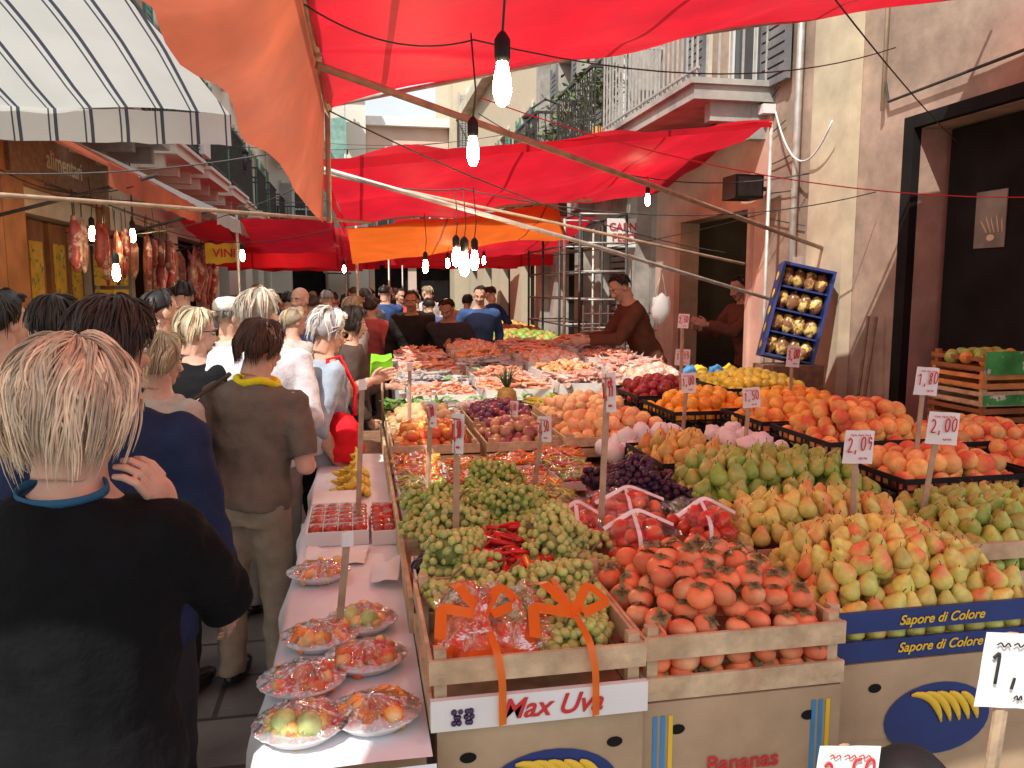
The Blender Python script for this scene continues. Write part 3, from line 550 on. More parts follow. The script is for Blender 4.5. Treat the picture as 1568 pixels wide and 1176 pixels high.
endb('e',-9,36,5,10.5,'cream',(1,3),(3.4,6.4)).build('cream_house')
b=MB()
for x in(-1.0,-.3):
    for y in(27.3,28.2): b.add(tube([(x,y,0),(x,y,8.0)],.03,6),'metalpole')
for z in(2.2,4.2,6.2,8.0): b.add(tube([(-1.1,27.3,z),(-.2,27.3,z)],.03,6),'metalpole');box(b,-1.1,-.2,27.35,28.15,z-.04,z,'woodold')
b.add(sheetv((-1.05,27.25,3.0),(-.25,27.25,3.0),(-.25,27.25,7.2),(-1.05,27.25,7.2),20,30,0,.12,2),'net');b.build('scaffold_with_net')
# ================================================================== CANOPIES
def canopy(name,parts,m):
    b=MB()
    for p in parts: b.add(p,m)
    return b.build(name)
canopy('red_canopy',[sheetv((-.14,.2,2.56),(3.4,.2,3.30),(3.4,4.05,3.36),(-.12,4.1,2.55),36,30,.10,.09,1.6)],'redc')
low=[(-.98,.2,2.44),(-.80,1.3,2.42),(-.49,2.13,2.38),(-.43,2.43,2.30),(-.35,2.95,2.22),(-.27,3.5,2.13),(-.17,4.12,2.04)];up=[(-.14,q[1],2.56) for q in low]  # flap's near end widened out of view to block sun on the grapes
G=[]
for k in range(31):
    f=k/30*6;i=min(int(f),5);w=f-i;a=np.array(low[i])*(1-w)+np.array(low[i+1])*w;c=np.array(up[i])*(1-w)+np.array(up[i+1])*w
    G.append([c*(1-s_)+a*s_+np.array((.025*math.sin(k*.85)*s_,0,.02*math.sin(k*1.2)*s_-.05*math.sin(pi*s_))) for s_ in np.linspace(0,1,9)])
b=MB();b.add(gridv(G),'rustc');b.build('canvas_flap')
canopy('red_canopy',[sheetv((-.22,5.3,2.50),(3.3,6.1,3.02),(3.3,8.6,2.75),(-.10,7.7,2.28),32,20,.10,.09,1.5),sheetv((-.22,5.295,2.51),(-.10,7.705,2.29),(-.10,7.705,2.17),(-.22,5.295,2.38),14,3,0,.03,4),sheetv((-.22,5.29,2.50),(3.3,6.09,3.02),(3.3,6.09,2.98),(-.22,5.29,2.43),20,2,0,.02,4)],'redc')
canopy('orange_canopy',[sheetv((-.08,7.75,2.24),(1.95,7.75,2.52),(2.4,9.2,2.30),(-.05,9.5,1.98),20,12,.06,.06,2)],'orangec')
canopy('striped_canopy',[sheetv((-2.4,.3,2.80),(-.90,.3,2.74),(-.44,3.15,2.33),(-2.4,3.3,2.36),30,18,-.10,.04,2),sheetv((-2.4,3.3,2.36),(-.44,3.15,2.33),(-.44,3.16,2.22),(-2.4,3.31,2.23),40,4,0,.012,9)],'striped')
for (y0,y1,m,zz,xe,nm) in((4.9,7.6,'rustc',2.40,-1.35,'rust_awning'),(7.8,10.4,'whitec',2.42,-1.25,'white_awning'),(10.6,13.4,'redc',2.45,-1.2,'red_awning'),(13.8,16.6,'redc',2.5,-1.1,'red_awning')):
    canopy(nm,[sheetv((-2.48,y0,3.0),(-2.48,y1,3.0),(xe,y1,zz),(xe,y0,zz),14,10,.06,.03,2),sheetv((xe,y0,zz),(xe,y1,zz),(xe,y1,zz-.14),(xe,y0,zz-.14),16,2,0,.02,6)],m)
for (x0,x1,y0,y1,z0,z1) in((-1.9,-.25,9.4,11.6,2.42,2.18),(-2.2,.1,12.2,14.6,2.55,2.2),(-1.6,.4,15.4,18,2.6,2.3),(.5,3.2,10.6,13.0,2.60,2.25),(.9,3.3,14,16.5,2.6,2.3),(-2.2,.6,19,22,2.8,2.4),(.7,3.3,18,21,2.8,2.4),(-1.5,2.5,23,26,3.0,2.6)):
    canopy('red_canopy',[sheetv((x0,y0,z0),(x1,y0,z0+.05),(x1,y1,z1),(x0,y1,z1),14,10,.10,.07,1.5),sheetv((x0,y1,z1),(x1,y1,z1),(x1,y1,z1-.2),(x0,y1,z1-.2),12,2,0,.05,3)],'redc')
def pole(name,P,r,m='pole',seg=8):
    b=MB();b.add(tube(P,r,seg),m);return b.build(name)
pole('canopy_rail',[(-.14,.2,2.575),(-.14,2.2,2.575),(-.12,4.15,2.57)],.018)
pole('canopy_rail',[(-.19,.6,2.60),(-.19,2.2,2.60),(-.17,4.15,2.59)],.012,'metalpole')
pole('canopy_post',[(-.13,4.12,2.02),(-.125,4.12,2.6)],.013,'pole')
pole('wooden_pole',[(-.13,3.2,2.53),(1.6,4.3,2.27),(3.5,5.62,2.0)],.016)
pole('metal_pole',[(-.18,4.3,2.31),(1.5,5.1,1.98),(3.5,6.0,1.55)],.014,'metalpole')
pole('metal_pole',[(-.2,5.3,2.42),(1.1,5.2,2.16),(2.6,5.1,1.86)],.010,'pole')
pole('wooden_pole',[(-.12,7.7,2.30),(1.9,7.74,2.54),(2.3,7.75,2.56)],.018)
pole('wooden_pole',[(1.9,7.74,2.54),(2.4,9.2,2.32)],.02)
pole('metal_pole',[(3.5,4.05,3.34),(1.7,4.08,3.0),(-.13,4.12,2.58)],.012,'metalpole')
pole('wooden_pole',[(-2.4,3.3,2.10),(-1.2,4.6,2.14),(.1,6.1,2.18)],.012)
for y in(5.6,7.9,10.6,13.8): pole('awning_arm',[(-2.55,y,2.05),(-1.25,y,2.42)],.012,'iron')
for x,y in((3.3,6.1),(0,9.5),(2.4,9.2),(-1.3,9.4),(.5,13),(3.2,10.7),(-.2,14.6),(.9,16.4)): pole('canopy_post',[(x,y,0),(x,y,2.5 if x!=3.3 else 3.0)],.016,'metalpole')
def wire(P0,P1,s,r=.004,m='iron'):
    P0=np.array(P0);P1=np.array(P1);P=[P0*(1-t_)+P1*t_-np.array((0,0,s*4*t_*(1-t_))) for t_ in np.linspace(0,1,16)];b=MB();b.add(tube(P,r,5),m);b.build('cable')
wire((.4,1.4,2.72),(3.55,4.3,2.55),.05,.003);wire((.6,3.9,2.6),(3.55,3.4,2.15),.15,.003,'redink');wire((-.13,4.1,2.56),(2.6,5.4,1.95),.1);wire((1.2,8,3.4),(3.55,5.9,2.6),.3,.006)
wire((-2.5,4.2,2.3),(-.15,4.1,2.4),.12);wire((-2.5,9,2.6),(3.5,10.5,3.6),.3);wire((-2.6,13,4.2),(3.6,14,4.6),.4);wire((-2.6,8,2.2),(-.2,5.3,2.4),.15);wire((3.5,6.4,2.35),(.5,9,2.0),.15);wire((3.55,6.5,3.2),(3.4,5.4,2.9),.35,.008,'white')
wire((-.14,2.6,2.55),(.39,2.68,2.50),.06,.003);wire((.39,2.68,2.5),(2.8,3.9,2.95),.12,.003);wire((-.2,5.3,2.45),(.59,4.47,2.24),.05);wire((.59,4.47,2.24),(3.5,5.0,2.35),.15);wire((-2.5,6.4,2.55),(-1.3,5.2,2.3),.1);wire((-2.5,10,2.5),(-.2,7.7,2.25),.2);wire((-2.6,11,3.6),(3.55,9.2,3.9),.35)
for k in range(5): wire((3.57,6.0+.12*k,2.2+.3*k),(3.57,9.2,3.1+.05*k),.1+.05*k,.005)
def bulb(x,y,z,top,s=1,m='bulb',nm='light_bulb'):
    b=MB();b.add(lathe([(.005*s,-.062*s),(.015*s,-.055*s),(.023*s,-.028*s),(.022*s,0),(.016*s,.028*s),(.013*s,.045*s)],14,(x,y,z)),m)
    b.add(lathe([(.017*s,.043*s),(.020*s,.055*s),(.020*s,.095*s),(.012*s,.108*s),(.005,.115*s)],12,(x,y,z)),'plasticblack')
    b.add(tube([(x,y,z+.11*s),(x+.01,y,(z+top)/2),(x-.005,y,top)],.003,5),'iron');b.build(nm)
bulb(.325,1.80,2.155,2.64,.9);bulb(.385,2.68,2.155,2.52,.9);bulb(.59,4.47,1.84,2.25,1.25,'bulb2');bulb(.55,4.52,1.88,2.25,1.0,'bulb2');bulb(.64,4.42,1.86,2.25,1.0,'bulb2')
bulb(.55,6.6,1.88,2.3);bulb(-1.45,5.3,1.80,2.25);bulb(-1.9,6.4,2.1,2.5,1);bulb(-1.75,6.9,2.12,2.5,1);bulb(-1.2,9.0,2.05,2.4,1.1);bulb(-1.0,12,2.1,2.5,1.2);bulb(1.0,9.0,1.98,2.3);bulb(2.6,7.0,2.5,2.7);bulb(-.2,13,2.0,2.4,1.1)
bulb(4.4,7.6,2.3,2.68,1.2);bulb(-1.9,8.2,2.0,2.6,1.1);bulb(1.8,11.5,2.1,2.4,1.1)
# ================================================================== STALL
b=MB();box(b,-.20,3.15,2.12,5.2,.74,.775,'woodold');box(b,-.20,.12,1.60,2.118,.74,.775,'woodold')
for x in(-.12,.9,2.0,3.05):
    for y in(2.4,3.3,5.05): box(b,x-.03,x+.03,y-.03,y+.03,0,.739,'woodold')
b.build('market_table')
G=[];xs=[(-.245,.35),(-.24,.55),(-.235,.72),(-.225,.775),(-.21,.782),(-.1,.784),(.02,.783),(.125,.782)]
for k in range(60):
    y=1.46+k*2.95/59;row=[]
    for i,(x,z) in enumerate(xs): row.append((x+(.02*math.sin(y*9+i)*(1 if i<3 else 0)),y+.002*i,z+.004*noise.noise(Vector((x*20,y*9,0)))))
    G.append(row)
b=MB();b.add(gridv(G),'tablecloth');G=[[(x,1.46-.012+.008*math.sin(x*40)*(j>0),z) for x in np.linspace(-.235,.13,16)] for j,z in enumerate((.783,.76,.70,.66))];b.add(gridv(G),'tablecloth');b.build('white_tablecloth')
def cbox(x0,x1,y0,y1,z0,z1,kind):
    e=empty('cardboard_box',((x0+x1)/2,(y0+y1)/2,z0));b=MB();box(b,x0,x1,y0,y1,z0,z1,'card');box(b,x0-.004,x1+.004,y0-.004,y1+.004,z1-.20,z1+.001,'card')
    xc=(x0+x1)/2;zc=z1-.14
    for sx in(-.16,.16): b.add((np.array([(xc+sx+.018*math.cos(a),y0-.0055,zc+.075+.012*math.sin(a)) for a in np.linspace(0,2*pi,14,False)]),[np.arange(14)[None]]),'dark',smooth=False)
    b.build('box',e);b=MB()
    if kind=='ban':
        b.add((np.array([(xc+.02+.15*math.cos(a),y0-.0065,zc-.02+.095*math.sin(a)) for a in np.linspace(0,2*pi,30,False)]),[np.arange(30)[None]]),'blue',smooth=False)
        for k in range(5):
            P=[(xc-.05+k*.026+.08*math.cos(a),y0-.010,zc-.05+.10*math.sin(a)) for a in np.linspace(1.7-k*.12,.2,9)];b.add(tube(P,[.004,.008,.010,.011,.011,.011,.010,.007,.003],6,flat=.25,up=(0,1,0)),'yellow')
        b.build('printed_bananas',e)
    elif kind=='str':
        for xx in(x0+.02,x1-.07):
            for k in range(3): box(b,xx+k*.018,xx+k*.018+.010,y0-.0065,y0-.005,z0+.02,z1-.03,'skyblue' if k<2 else 'yellow')
        b.build('printed_stripes',e);text('Bananas',(xc,y0-.008,zc-.02),.055,'redink',e)
    elif kind=='plain': text('FRUTTA',(xc,y0-.008,zc),.045,'woodold',e)
cbox(.145,.585,1.555,2.06,.40,.788,'ban');cbox(.60,1.075,1.575,2.07,.40,.788,'str');cbox(1.09,1.68,1.655,2.10,.40,.788,'ban');cbox(1.70,2.2,1.97,2.1,.40,.797,'str');cbox(2.22,2.7,1.97,2.1,.40,.83,'ban');cbox(-.19,.11,1.50,1.59,.42,.775,'plain')
for x0,x1 in((.145,.585),(.60,1.075),(1.09,1.68),(1.70,2.2),(2.22,2.7)): cbox(x0,x1,1.64 if x0<1.5 else 2.0,2.08 if x0<1.5 else 2.1,0,.396,'plain')
e=empty('grape_crate',(.36,1.77,.79));b=MB();crate(b,.135,.585,1.56,2.02,.79,.15,lab=None);box(b,.127,.593,1.535,1.549,.795,.862,'white');b.build('crate',e)
b=MB();grapes(b,[(.20,1.93,.91),(.36,1.80,.915),(.35,1.92,.925),(.46,1.92,.94),(.52,1.80,.92),(.50,1.68,.90),(.43,1.66,.89),(.44,1.76,.93),(.53,1.94,.94),(.28,1.98,.92)],.15,.047,.024);b.build('grapes',e)
b=MB()
for (x,y,r) in((.24,1.64,.055),(.33,1.68,.06),(.23,1.77,.05),(.19,1.68,.045)):
    v,f=ell((0,0,0),(r,r*1.2,r*.75),18,12);v=np.array([p*(1+.25*noise.noise(Vector(p*25))) for p in v])+np.array((x,y,.90));b.add((v,f),'shiny',(.80,.14,.02))
v,f=sheetv((.15,1.57,.95),(.40,1.57,.95),(.42,1.84,.975),(.16,1.86,.98),24,22,-.03,.05,22);b.add((v,f),'film')
def rib(b,P,w=.018,m='ribbon',c=(1,1,1)):
    P=np.array(P,float);n=len(P);tt=np.linspace(0,1,24);Q=np.stack([np.interp(tt,np.linspace(0,1,n),P[:,k]) for k in range(3)],-1)
    for _ in range(3): Q[1:-1]=(Q[:-2]+2*Q[1:-1]+Q[2:])/4
    d=np.gradient(Q,axis=0);s_=np.cross(d,(0.2,-.6,.8));s_/=np.linalg.norm(s_,axis=1)[:,None]+1e-9;b.add(gridv(np.stack([Q-s_*w/2,Q+s_*w/2],1)),m,c)
for cx,cy in((.255,1.66),(.455,1.63)):
    rib(b,[(cx,cy+.2,.99),(cx,cy,.985),(cx+.01,1.545,.96),(cx+.02,1.53,.90),(cx+.02,1.528,.80)]);rib(b,[(cx,cy,.985),(cx-.09,cy+.02,1.0),(cx-.1,cy-.05,.96)],.026);rib(b,[(cx,cy,.985),(cx+.05,cy+.08,1.02),(cx+.09,cy+.04,.99),(cx+.02,cy,.985)],.022);rib(b,[(cx,cy,.985),(cx-.05,cy+.08,1.03),(cx-.07,cy+.13,1.01)],.026)
b.build('wrapped_pumpkin',e);text('Max Uva',(.38,1.533,.829),.062,'redink',e,shear=.35)
b=MB();inst(b,T_ball,[(.175+.012*(i%4)+rnd.uniform(-.004,.004),1.5335,.812+.012*(i//4)) for i in range(12)],.012,'shiny',(.05,.02,.07));b.build('printed_grapes',e)
def fruitcrate(name,x0,x1,y0,y1,z,T,size,m,c1,c2=None,h=.15,mound=.04,layers=2,lab=None,under=True,tilt=.6,amt=0,kind='wood',lay=False,jit=.14,fz=None):
    e=empty(name,((x0+x1)/2,(y0+y1)/2,z));b=MB()
    if kind=='wood': crate(b,x0,x1,y0,y1,z,h,lab=lab)
    elif kind=='plastic': pcrate(b,x0,x1,y0,y1,z,h)
    b.build('crate',e);b=MB();P=heap(x0+.005,x1-.005,y0+.005,y1-.005,(fz if fz else z+h-size*.35),size,mound,layers)
    if under:
        k=int((x1-x0)/size);P+=[(x0+(i+.6)*size,y0+size*.55,z+size*.5) for i in range(k)]+[(x0+(i+.6)*size,y0+size*.6,z+size*1.1) for i in range(k)]
    k=len(P);rnd.shuffle(P);h1=int(k*.7);inst(b,T,P[:h1],size,m,c1,c2,tilt,amt,lay,jit);inst(b,T,P[h1:],size*.96,m,np.array(c1)*(.86,.92,.95),c2,tilt,amt+.2,lay,jit);b.build('fruit',e);return e
PC1,PC2=(.82,.48,.17),(.68,.16,.08)
fruitcrate('persimmon_crate',.605,1.075,1.58,2.06,.79,T_persim,.066,'persim',(.80,.22,.09),(.80,.40,.20),mound=.06,layers=2,tilt=.8,amt=-.4,jit=.16)
e=fruitcrate('pear_crate',1.10,1.69,1.66,2.12,.79,T_pear,.056,'fruit',(.66,.58,.14),(.74,.22,.08),h=.13,mound=.07,layers=3,tilt=.9,amt=-.45,lab='blue')
text('Sapore di Colore',(1.40,1.6485,.892),.034,'yellow',e,shear=.3);text('Sapore di Colore',(1.40,1.6485,.822),.034,'yellow',e,shear=.3)
fruitcrate('green_pear_crate',1.72,2.32,1.98,2.42,.80,T_pear,.060,'fruit',(.42,.49,.10),(.5,.3,.08),mound=.05,layers=2,amt=-.8,tilt=.9)
fruitcrate('pear_heap',1.10,1.75,2.14,2.42,.86,T_pear,.060,'fruit',(.64,.57,.14),(.7,.25,.08),h=.08,mound=.07,layers=2,under=False,amt=-.5,kind='n',fz=.93,tilt=.9)
fruitcrate('green_pear_crate',1.12,1.85,2.44,2.92,.86,T_pear,.068,'fruit',(.29,.43,.07),(.46,.48,.12),h=.10,mound=.06,layers=3,under=False,kind='plastic',tilt=.9)
fruitcrate('pear_crate',1.18,1.58,2.95,3.40,.88,T_pear,.072,'fruit',(.66,.47,.11),(.62,.24,.06),h=.10,mound=.05,layers=2,under=False,amt=-.4,kind='plastic',tilt=.9)
fruitcrate('peach_crate',1.90,2.45,2.46,2.86,.88,T_ball,.074,'peach',PC1,PC2,h=.12,mound=.05,layers=2,kind='plastic',under=False,amt=-.05,tilt=1.4)
fruitcrate('peach_crate',2.48,3.05,2.50,2.90,.88,T_ball,.074,'peach',PC1,PC2,h=.12,mound=.04,layers=2,kind='plastic',under=False,amt=.0,tilt=1.4)
fruitcrate('peach_crate',1.88,2.45,2.90,3.38,.92,T_ball,.076,'peach',(.84,.48,.15),PC2,h=.13,mound=.07,layers=3,kind='plastic',under=False,amt=-.1,tilt=1.4)
fruitcrate('peach_crate',2.48,3.05,2.94,3.42,.90,T_ball,.074,'peach',PC1,PC2,h=.12,mound=.03,layers=2,kind='plastic',under=False,amt=.05,tilt=1.4)
fruitcrate('peach_crate',1.86,2.36,3.42,3.86,.92,T_ball,.076,'peach',(.86,.48,.12),(.78,.22,.07),h=.13,mound=.05,layers=2,kind='plastic',under=False,amt=-.2,tilt=1.4)
fruitcrate('apple_crate',2.36,2.9,1.98,2.42,.86,T_apple,.072,'shiny',(.42,.48,.09),(.5,.12,.05),h=.12,mound=.04,layers=2,kind='plastic',under=False,amt=-.6)
fruitcrate('orange_crate',1.62,2.15,3.90,4.40,.90,T_ball,.082,'fruit',(.90,.36,.03),(.88,.48,.05),h=.13,mound=.06,layers=2,kind='plastic',under=False)
fruitcrate('orange_crate',2.2,2.7,3.90,4.40,.90,T_ball,.080,'fruit',(.90,.40,.04),(.85,.28,.04),h=.13,mound=.05,layers=2,kind='plastic',under=False)
fruitcrate('apricot_crate',.98,1.52,3.66,4.10,.88,T_ball,.075,'peach',(.84,.54,.24),(.78,.26,.13),h=.10,mound=.07,layers=2,under=False,amt=-.2)
fruitcrate('apricot_crate',1.02,1.55,4.14,4.60,.90,T_ball,.07,'peach',(.82,.56,.30),(.74,.32,.18),h=.10,mound=.06,layers=2,under=False,amt=-.2)
fruitcrate('apple_crate',1.62,2.12,4.46,5.0,.92,T_apple,.078,'shiny',(.32,.025,.035),(.5,.10,.05),h=.12,mound=.06,layers=2,kind='plastic',under=False,amt=-.6)
fruitcrate('lemon_crate',2.2,2.75,4.46,5.05,.95,T_lemon,.062,'fruit',(.86,.64,.06),(.78,.68,.14),h=.12,mound=.07,layers=2,kind='plastic',under=False,lay=True)
fruitcrate('tomato_crate',.15,.55,3.72,4.15,.86,T_ball,.06,'shiny',(.62,.12,.04),(.8,.45,.08),h=.1,mound=.05,layers=2,under=False)
fruitcrate('onion_crate',.60,.95,3.72,4.15,.86,T_ball,.06,'shiny',(.58,.32,.17),(.36,.09,.12),h=.1,mound=.05,layers=2,under=False)
fruitcrate('potato_crate',.15,.55,4.2,4.7,.86,T_lemon,.06,'peach',(.56,.40,.22),(.5,.3,.15),h=.1,mound=.05,layers=2,under=False,lay=True)
fruitcrate('plum_crate',.60,.98,4.2,4.7,.88,T_ball,.05,'shiny',(.14,.045,.09),(.32,.07,.09),h=.1,mound=.05,layers=2,under=False)
b=MB();inst(b,T_leafy,[(rnd.uniform(.15,.5),rnd.uniform(4.72,4.98),.9+rnd.uniform(0,.1)) for _ in range(220)],.10,'leaf',(.12,.28,.05),tilt=1.4,jit=.3);b.build('leafy_greens')
b=MB();inst(b,T_ball,heap(.55,.85,4.72,5.0,.92,.05,.03,2),.05,'peach',(.74,.68,.58),(.6,.4,.45));b.build('garlic_heap')
b=MB();P=[(rnd.uniform(1.1,1.55),rnd.uniform(4.65,5.1),rnd.uniform(.93,1.0)) for _ in range(60)];inst(b,T_ban,P,.18,'fruit',(.70,.55,.08),(.4,.5,.08),tilt=.6);b.build('banana_heap')
for (x0,x1,y0,y1,z) in((.70,.92,2.10,2.36,.90),(.94,1.13,2.12,2.38,.92),(.76,1.0,2.38,2.62,.90),(.60,.76,2.30,2.5,.88)):
    e=empty('tomato_punnet',((x0+x1)/2,(y0+y1)/2,z));b=MB();inst(b,T_tom,heap(x0,x1,y0,y1,z+.03,.055,.03,2),.058,'shiny',(.62,.06,.03),(.74,.20,.08),tilt=1.2,amt=-.3);b.build('tomatoes',e)
    b=MB()
    for q in((x0,x1,y0-.002,y0),(x0,x1,y1,y1+.002),(x0-.002,x0,y0,y1),(x1,x1+.002,y0,y1)): box(b,*q,z-.02,z+.055,'film2')
    b.add(sheetv((x0,y0,z+.085),(x1,y0,z+.085),(x1,y1,z+.09),(x0,y1,z+.09),14,14,-.035,.03,25),'film2')
    xc=(x0+x1)/2;rib(b,[(xc-.03,y0-.006,z),(xc-.03,y0,z+.09),(xc-.01,(y0+y1)/2,z+.135),(xc+.02,y1,z+.09)],.014,'paper');rib(b,[(x0,y0+.1,z+.09),(xc,y0+.12,z+.14),(x1,y0+.1,z+.09)],.014,'paper');b.build('punnet',e)
b=MB();box(b,.13,1.1,2.08,3.60,.776,.84,'wood');box(b,1.1,3.1,2.14,5.1,.776,.845,'woodold');box(b,.13,1.1,3.62,5.1,.776,.85,'wood')
box(b,.115,.128,2.05,4.9,.78,.88,'wood');b.build('stall_board')
def tray(x0,x1,y0,y1,z,h=.05):
    b=MB()
    for q in((x0,x1,y0,y0+.006),(x0,x1,y1-.006,y1),(x0,x0+.006,y0+.007,y1-.007),(x1-.006,x1,y0+.007,y1-.007)): box(b,*q,z,z+h,'white')
    box(b,x0+.001,x1-.001,y0+.001,y1-.001,z-.002,z+.001,'white');return b
def bunches(name,cs,col=GREEN,col2=(.62,.56,.20),gd=.024,L=.17,n=85,W=.052):
    b=MB();grapes(b,cs,L,W,gd,col,col2,n);b.build(name)
bunches('grape_bunches',[(.55,2.14,.97),(.60,2.2,.94),(.53,2.24,.95),(.50,2.12,.92),(.62,2.1,.90),(.56,2.18,1.01),(.57,2.28,.96)])
G2=(.35,.47,.11)
bunches('grape_bunches',[(.47,2.42,.93),(.52,2.50,.96),(.45,2.55,.95),(.52,2.6,.97),(.60,2.48,.94),(.48,2.48,1.0),(.42,2.64,.94),(.56,2.4,.93)],G2)
bunches('grape_bunches',[(.23,2.40,.91),(.30,2.46,.93),(.22,2.49,.93),(.35,2.40,.92),(.27,2.43,.97),(.36,2.50,.91)])
bunches('grape_bunches',[(.19,2.62,.91),(.24,2.70,.93),(.31,2.62,.93),(.21,2.72,.94),(.26,2.64,.97),(.33,2.72,.91)],G2)
bunches('grape_bunches',[(.42,2.88,.93),(.50,2.94,.95),(.46,3.04,.94),(.55,3.0,.93),(.48,2.94,.99),(.40,2.78,.92),(.52,2.80,.93)],G2)
bunches('grape_bunches',[(.30,2.10,.92),(.22,2.13,.91),(.27,2.2,.93),(.25,2.15,.97)])
bunches('black_grape_bunches',[(.92,2.66,.94),(.98,2.72,.96),(1.06,2.66,.95),(.94,2.80,.95),(1.03,2.84,.97),(1.0,2.95,.95),(.92,2.92,.94),(1.08,2.75,.95),(.98,2.70,1.01),(1.02,2.78,1.02)],(.05,.018,.045),(.14,.05,.10),.027)
P=[(rnd.uniform(.32,.52),rnd.uniform(2.06,2.36),rnd.uniform(.90,.97)) for _ in range(130)];b=MB();inst(b,T_chil,P,.11,'shiny',(.58,.015,.015),lay=False,tilt=.5,sj=.25);P=[(rnd.uniform(.40,.5),rnd.uniform(2.03,2.10),rnd.uniform(.91,.95)) for _ in range(16)];inst(b,T_stick,P,.09,'shiny',(.85,.25,.03),tilt=.4);b.build('chilli_pepper_heap')
P=heap(.14,.30,2.22,2.34,.895,.05,.0,1);b=MB();inst(b,T_lemon,P,.06,'shiny',(.03,.012,.03),lay=True);b.build('aubergine_heap')
b=tray(.14,.40,2.06,2.34,.845);b.build('white_tray');b=tray(.60,.84,2.02,2.2,.845);b.build('white_tray')
def packet(x0,x1,y0,y1,z,c,ch=.3):
    e=empty('vegetable_packet',((x0+x1)/2,(y0+y1)/2,z));b=tray(x0,x1,y0,y1,z,.035);n=int((x1-x0)*(y1-y0)*4200);P=[(rnd.uniform(x0+.02,x1-.02),rnd.uniform(y0+.02,y1-.02),z+rnd.uniform(.02,.06)) for _ in range(n)]
    k=int(n*(1-ch));inst(b,T_stick,P[:k],.06,'shiny',c,tilt=.5,sj=.3,jit=.25);inst(b,T_chil,P[k:],.08,'shiny',(.6,.03,.015),tilt=.5)
    inst(b,T_leafy,P[::8],.05,'leaf',(.12,.3,.04),tilt=.7);b.add(sheetv((x0,y0,z+.045),(x1,y0,z+.045),(x1,y1,z+.045),(x0,y1,z+.045),8,6,-.035,.02,22),'film2');b.build('packet',e)
for (x0,y0) in((.14,2.82),(.14,3.04),(.14,3.26),(.14,3.48),(.36,3.14),(.36,3.36),(.58,2.72),(.58,2.94),(.58,3.16),(.58,3.38),(.80,3.06),(.80,3.28),(.80,3.46),(.66,2.55)):
    packet(x0,x0+.20,y0,y0+.19,.86+rnd.uniform(0,.03),rnd.choice([(.90,.30,.03),(.90,.26,.03),(.85,.40,.06),(.45,.5,.1)]),rnd.choice([.05,.1,.4]))
packet(.60,.86,2.66,2.80,.86,(.88,.26,.03))
b=MB();inst(b,T_crum,heap(1.10,1.52,3.42,3.64,.94,.085,.03,2)+heap(1.55,1.84,3.0,3.6,.94,.085,.03,2),.095,'paper',(1,1,1),tilt=pi);b.build('paper_wrapped_fruit')
e=empty('pineapple',(.92,4.95,.86));b=MB();b.add(lathe([(.03,0),(.06,.03),(.07,.1),(.06,.17),(.03,.2)],14,(.92,4.95,.87)),'fruit',(.35,.2,.05))
for i in range(40):
    a=rnd.uniform(0,2*pi);r=rnd.uniform(.02,.09);zt=1.07+rnd.uniform(.06,.17);b.add(tube([(.92,4.95,1.05),(.92+r*.5*math.cos(a),4.95+r*.5*math.sin(a),(1.05+zt)/2+.02),(.92+r*math.cos(a),4.95+r*math.sin(a),zt)],[.008,.008,.001],4,flat=.3),'leaf',(.07,.15,.07))
b.build('fruit',e)
def plate(x,y,rx=.105,kind=0):
    e=empty('food_plate',(x,y,.786));b=MB();a=np.arange(48)*2*pi/48;R=[]
    for r,z in((.5,.002),(.72,.003),(.85,.016),(1.0,.026)): R.append(np.stack([x+rx*r*np.cos(a)*(1+.012*np.cos(24*a)*(r>.9)),y+rx*.92*r*np.sin(a)*(1+.012*np.cos(24*a)*(r>.9)),.787+z+0*a],-1))
    b.add(rings(R),'plate');b.build('plate',e);b=MB();P=[(x+rnd.uniform(-.6,.6)*rx,y+rnd.uniform(-.55,.55)*rx,.80+rnd.uniform(0,.022)) for _ in range(46)];P=[p for p in P if ((p[0]-x)/rx)**2+((p[1]-y)/rx)**2<.5]
    c=[(.75,.30,.06),(.70,.48,.16),(.60,.14,.06),(.5,.55,.2)][kind];inst(b,T_crum,P,.034,'shiny',c,(.8,.5,.2),tilt=pi,sj=.4,jit=.3);inst(b,T_chil,P[:5],.05,'shiny',(.5,.03,.02),tilt=.5)
    if kind==1: inst(b,T_lemon,[(x-.03,y-.02,.825),(x+.02,y-.035,.82)],.055,'fruit',(.50,.55,.20),tilt=pi)
    b.build('food',e);b=MB();G=[];kx,ky=x+rnd.uniform(-.02,.02),y+rnd.uniform(-.02,.02)
    for j in range(13):
        r=j/12;row=[]
        for i in range(97):
            t_=i*2*pi/96;z=.787+.028+.034*(1-r)**1.3+(.0065*math.sin(t_*13+x*50)+.005*math.sin(t_*29+y*30))*math.sin(pi*min(1,r*1.15)*.9)+.006*noise.noise(Vector((t_*4,r*7,x*9)));row.append((kx*(1-r)+x*r+rx*.99*r*math.cos(t_),ky*(1-r)+y*r+rx*.91*r*math.sin(t_),z))
        G.append(row)
    b.add(gridv(G),'film');b.build('cling_film',e)
for (x,y,k) in((-.135,1.60,1),(.015,1.62,0),(-.145,1.79,2),(-.115,2.02,0),(.0,1.88,2),(-.01,2.10,1),(-.14,2.50,0)): plate(x,y,.10 if k!=1 else .098,k)
e=empty('tomato_tray',(-.06,3.05,.785));b=tray(-.20,.02,2.82,3.18,.787);b.build('tray',e);b=MB();inst(b,T_tom,[(-.165+.052*i,2.86+.056*j,.83) for i in range(4) for j in range(6)],.058,'shiny',(.50,.05,.025),(.6,.12,.05),tilt=.5,amt=-.4)
for i in range(3): box(b,-.142+.052*i,-.140+.052*i,2.83,3.17,.79,.85,'white')
for i in range(5): box(b,-.19,.01,2.887+.056*i,2.889+.056*i,.79,.85,'white')
b.build('tomatoes',e)
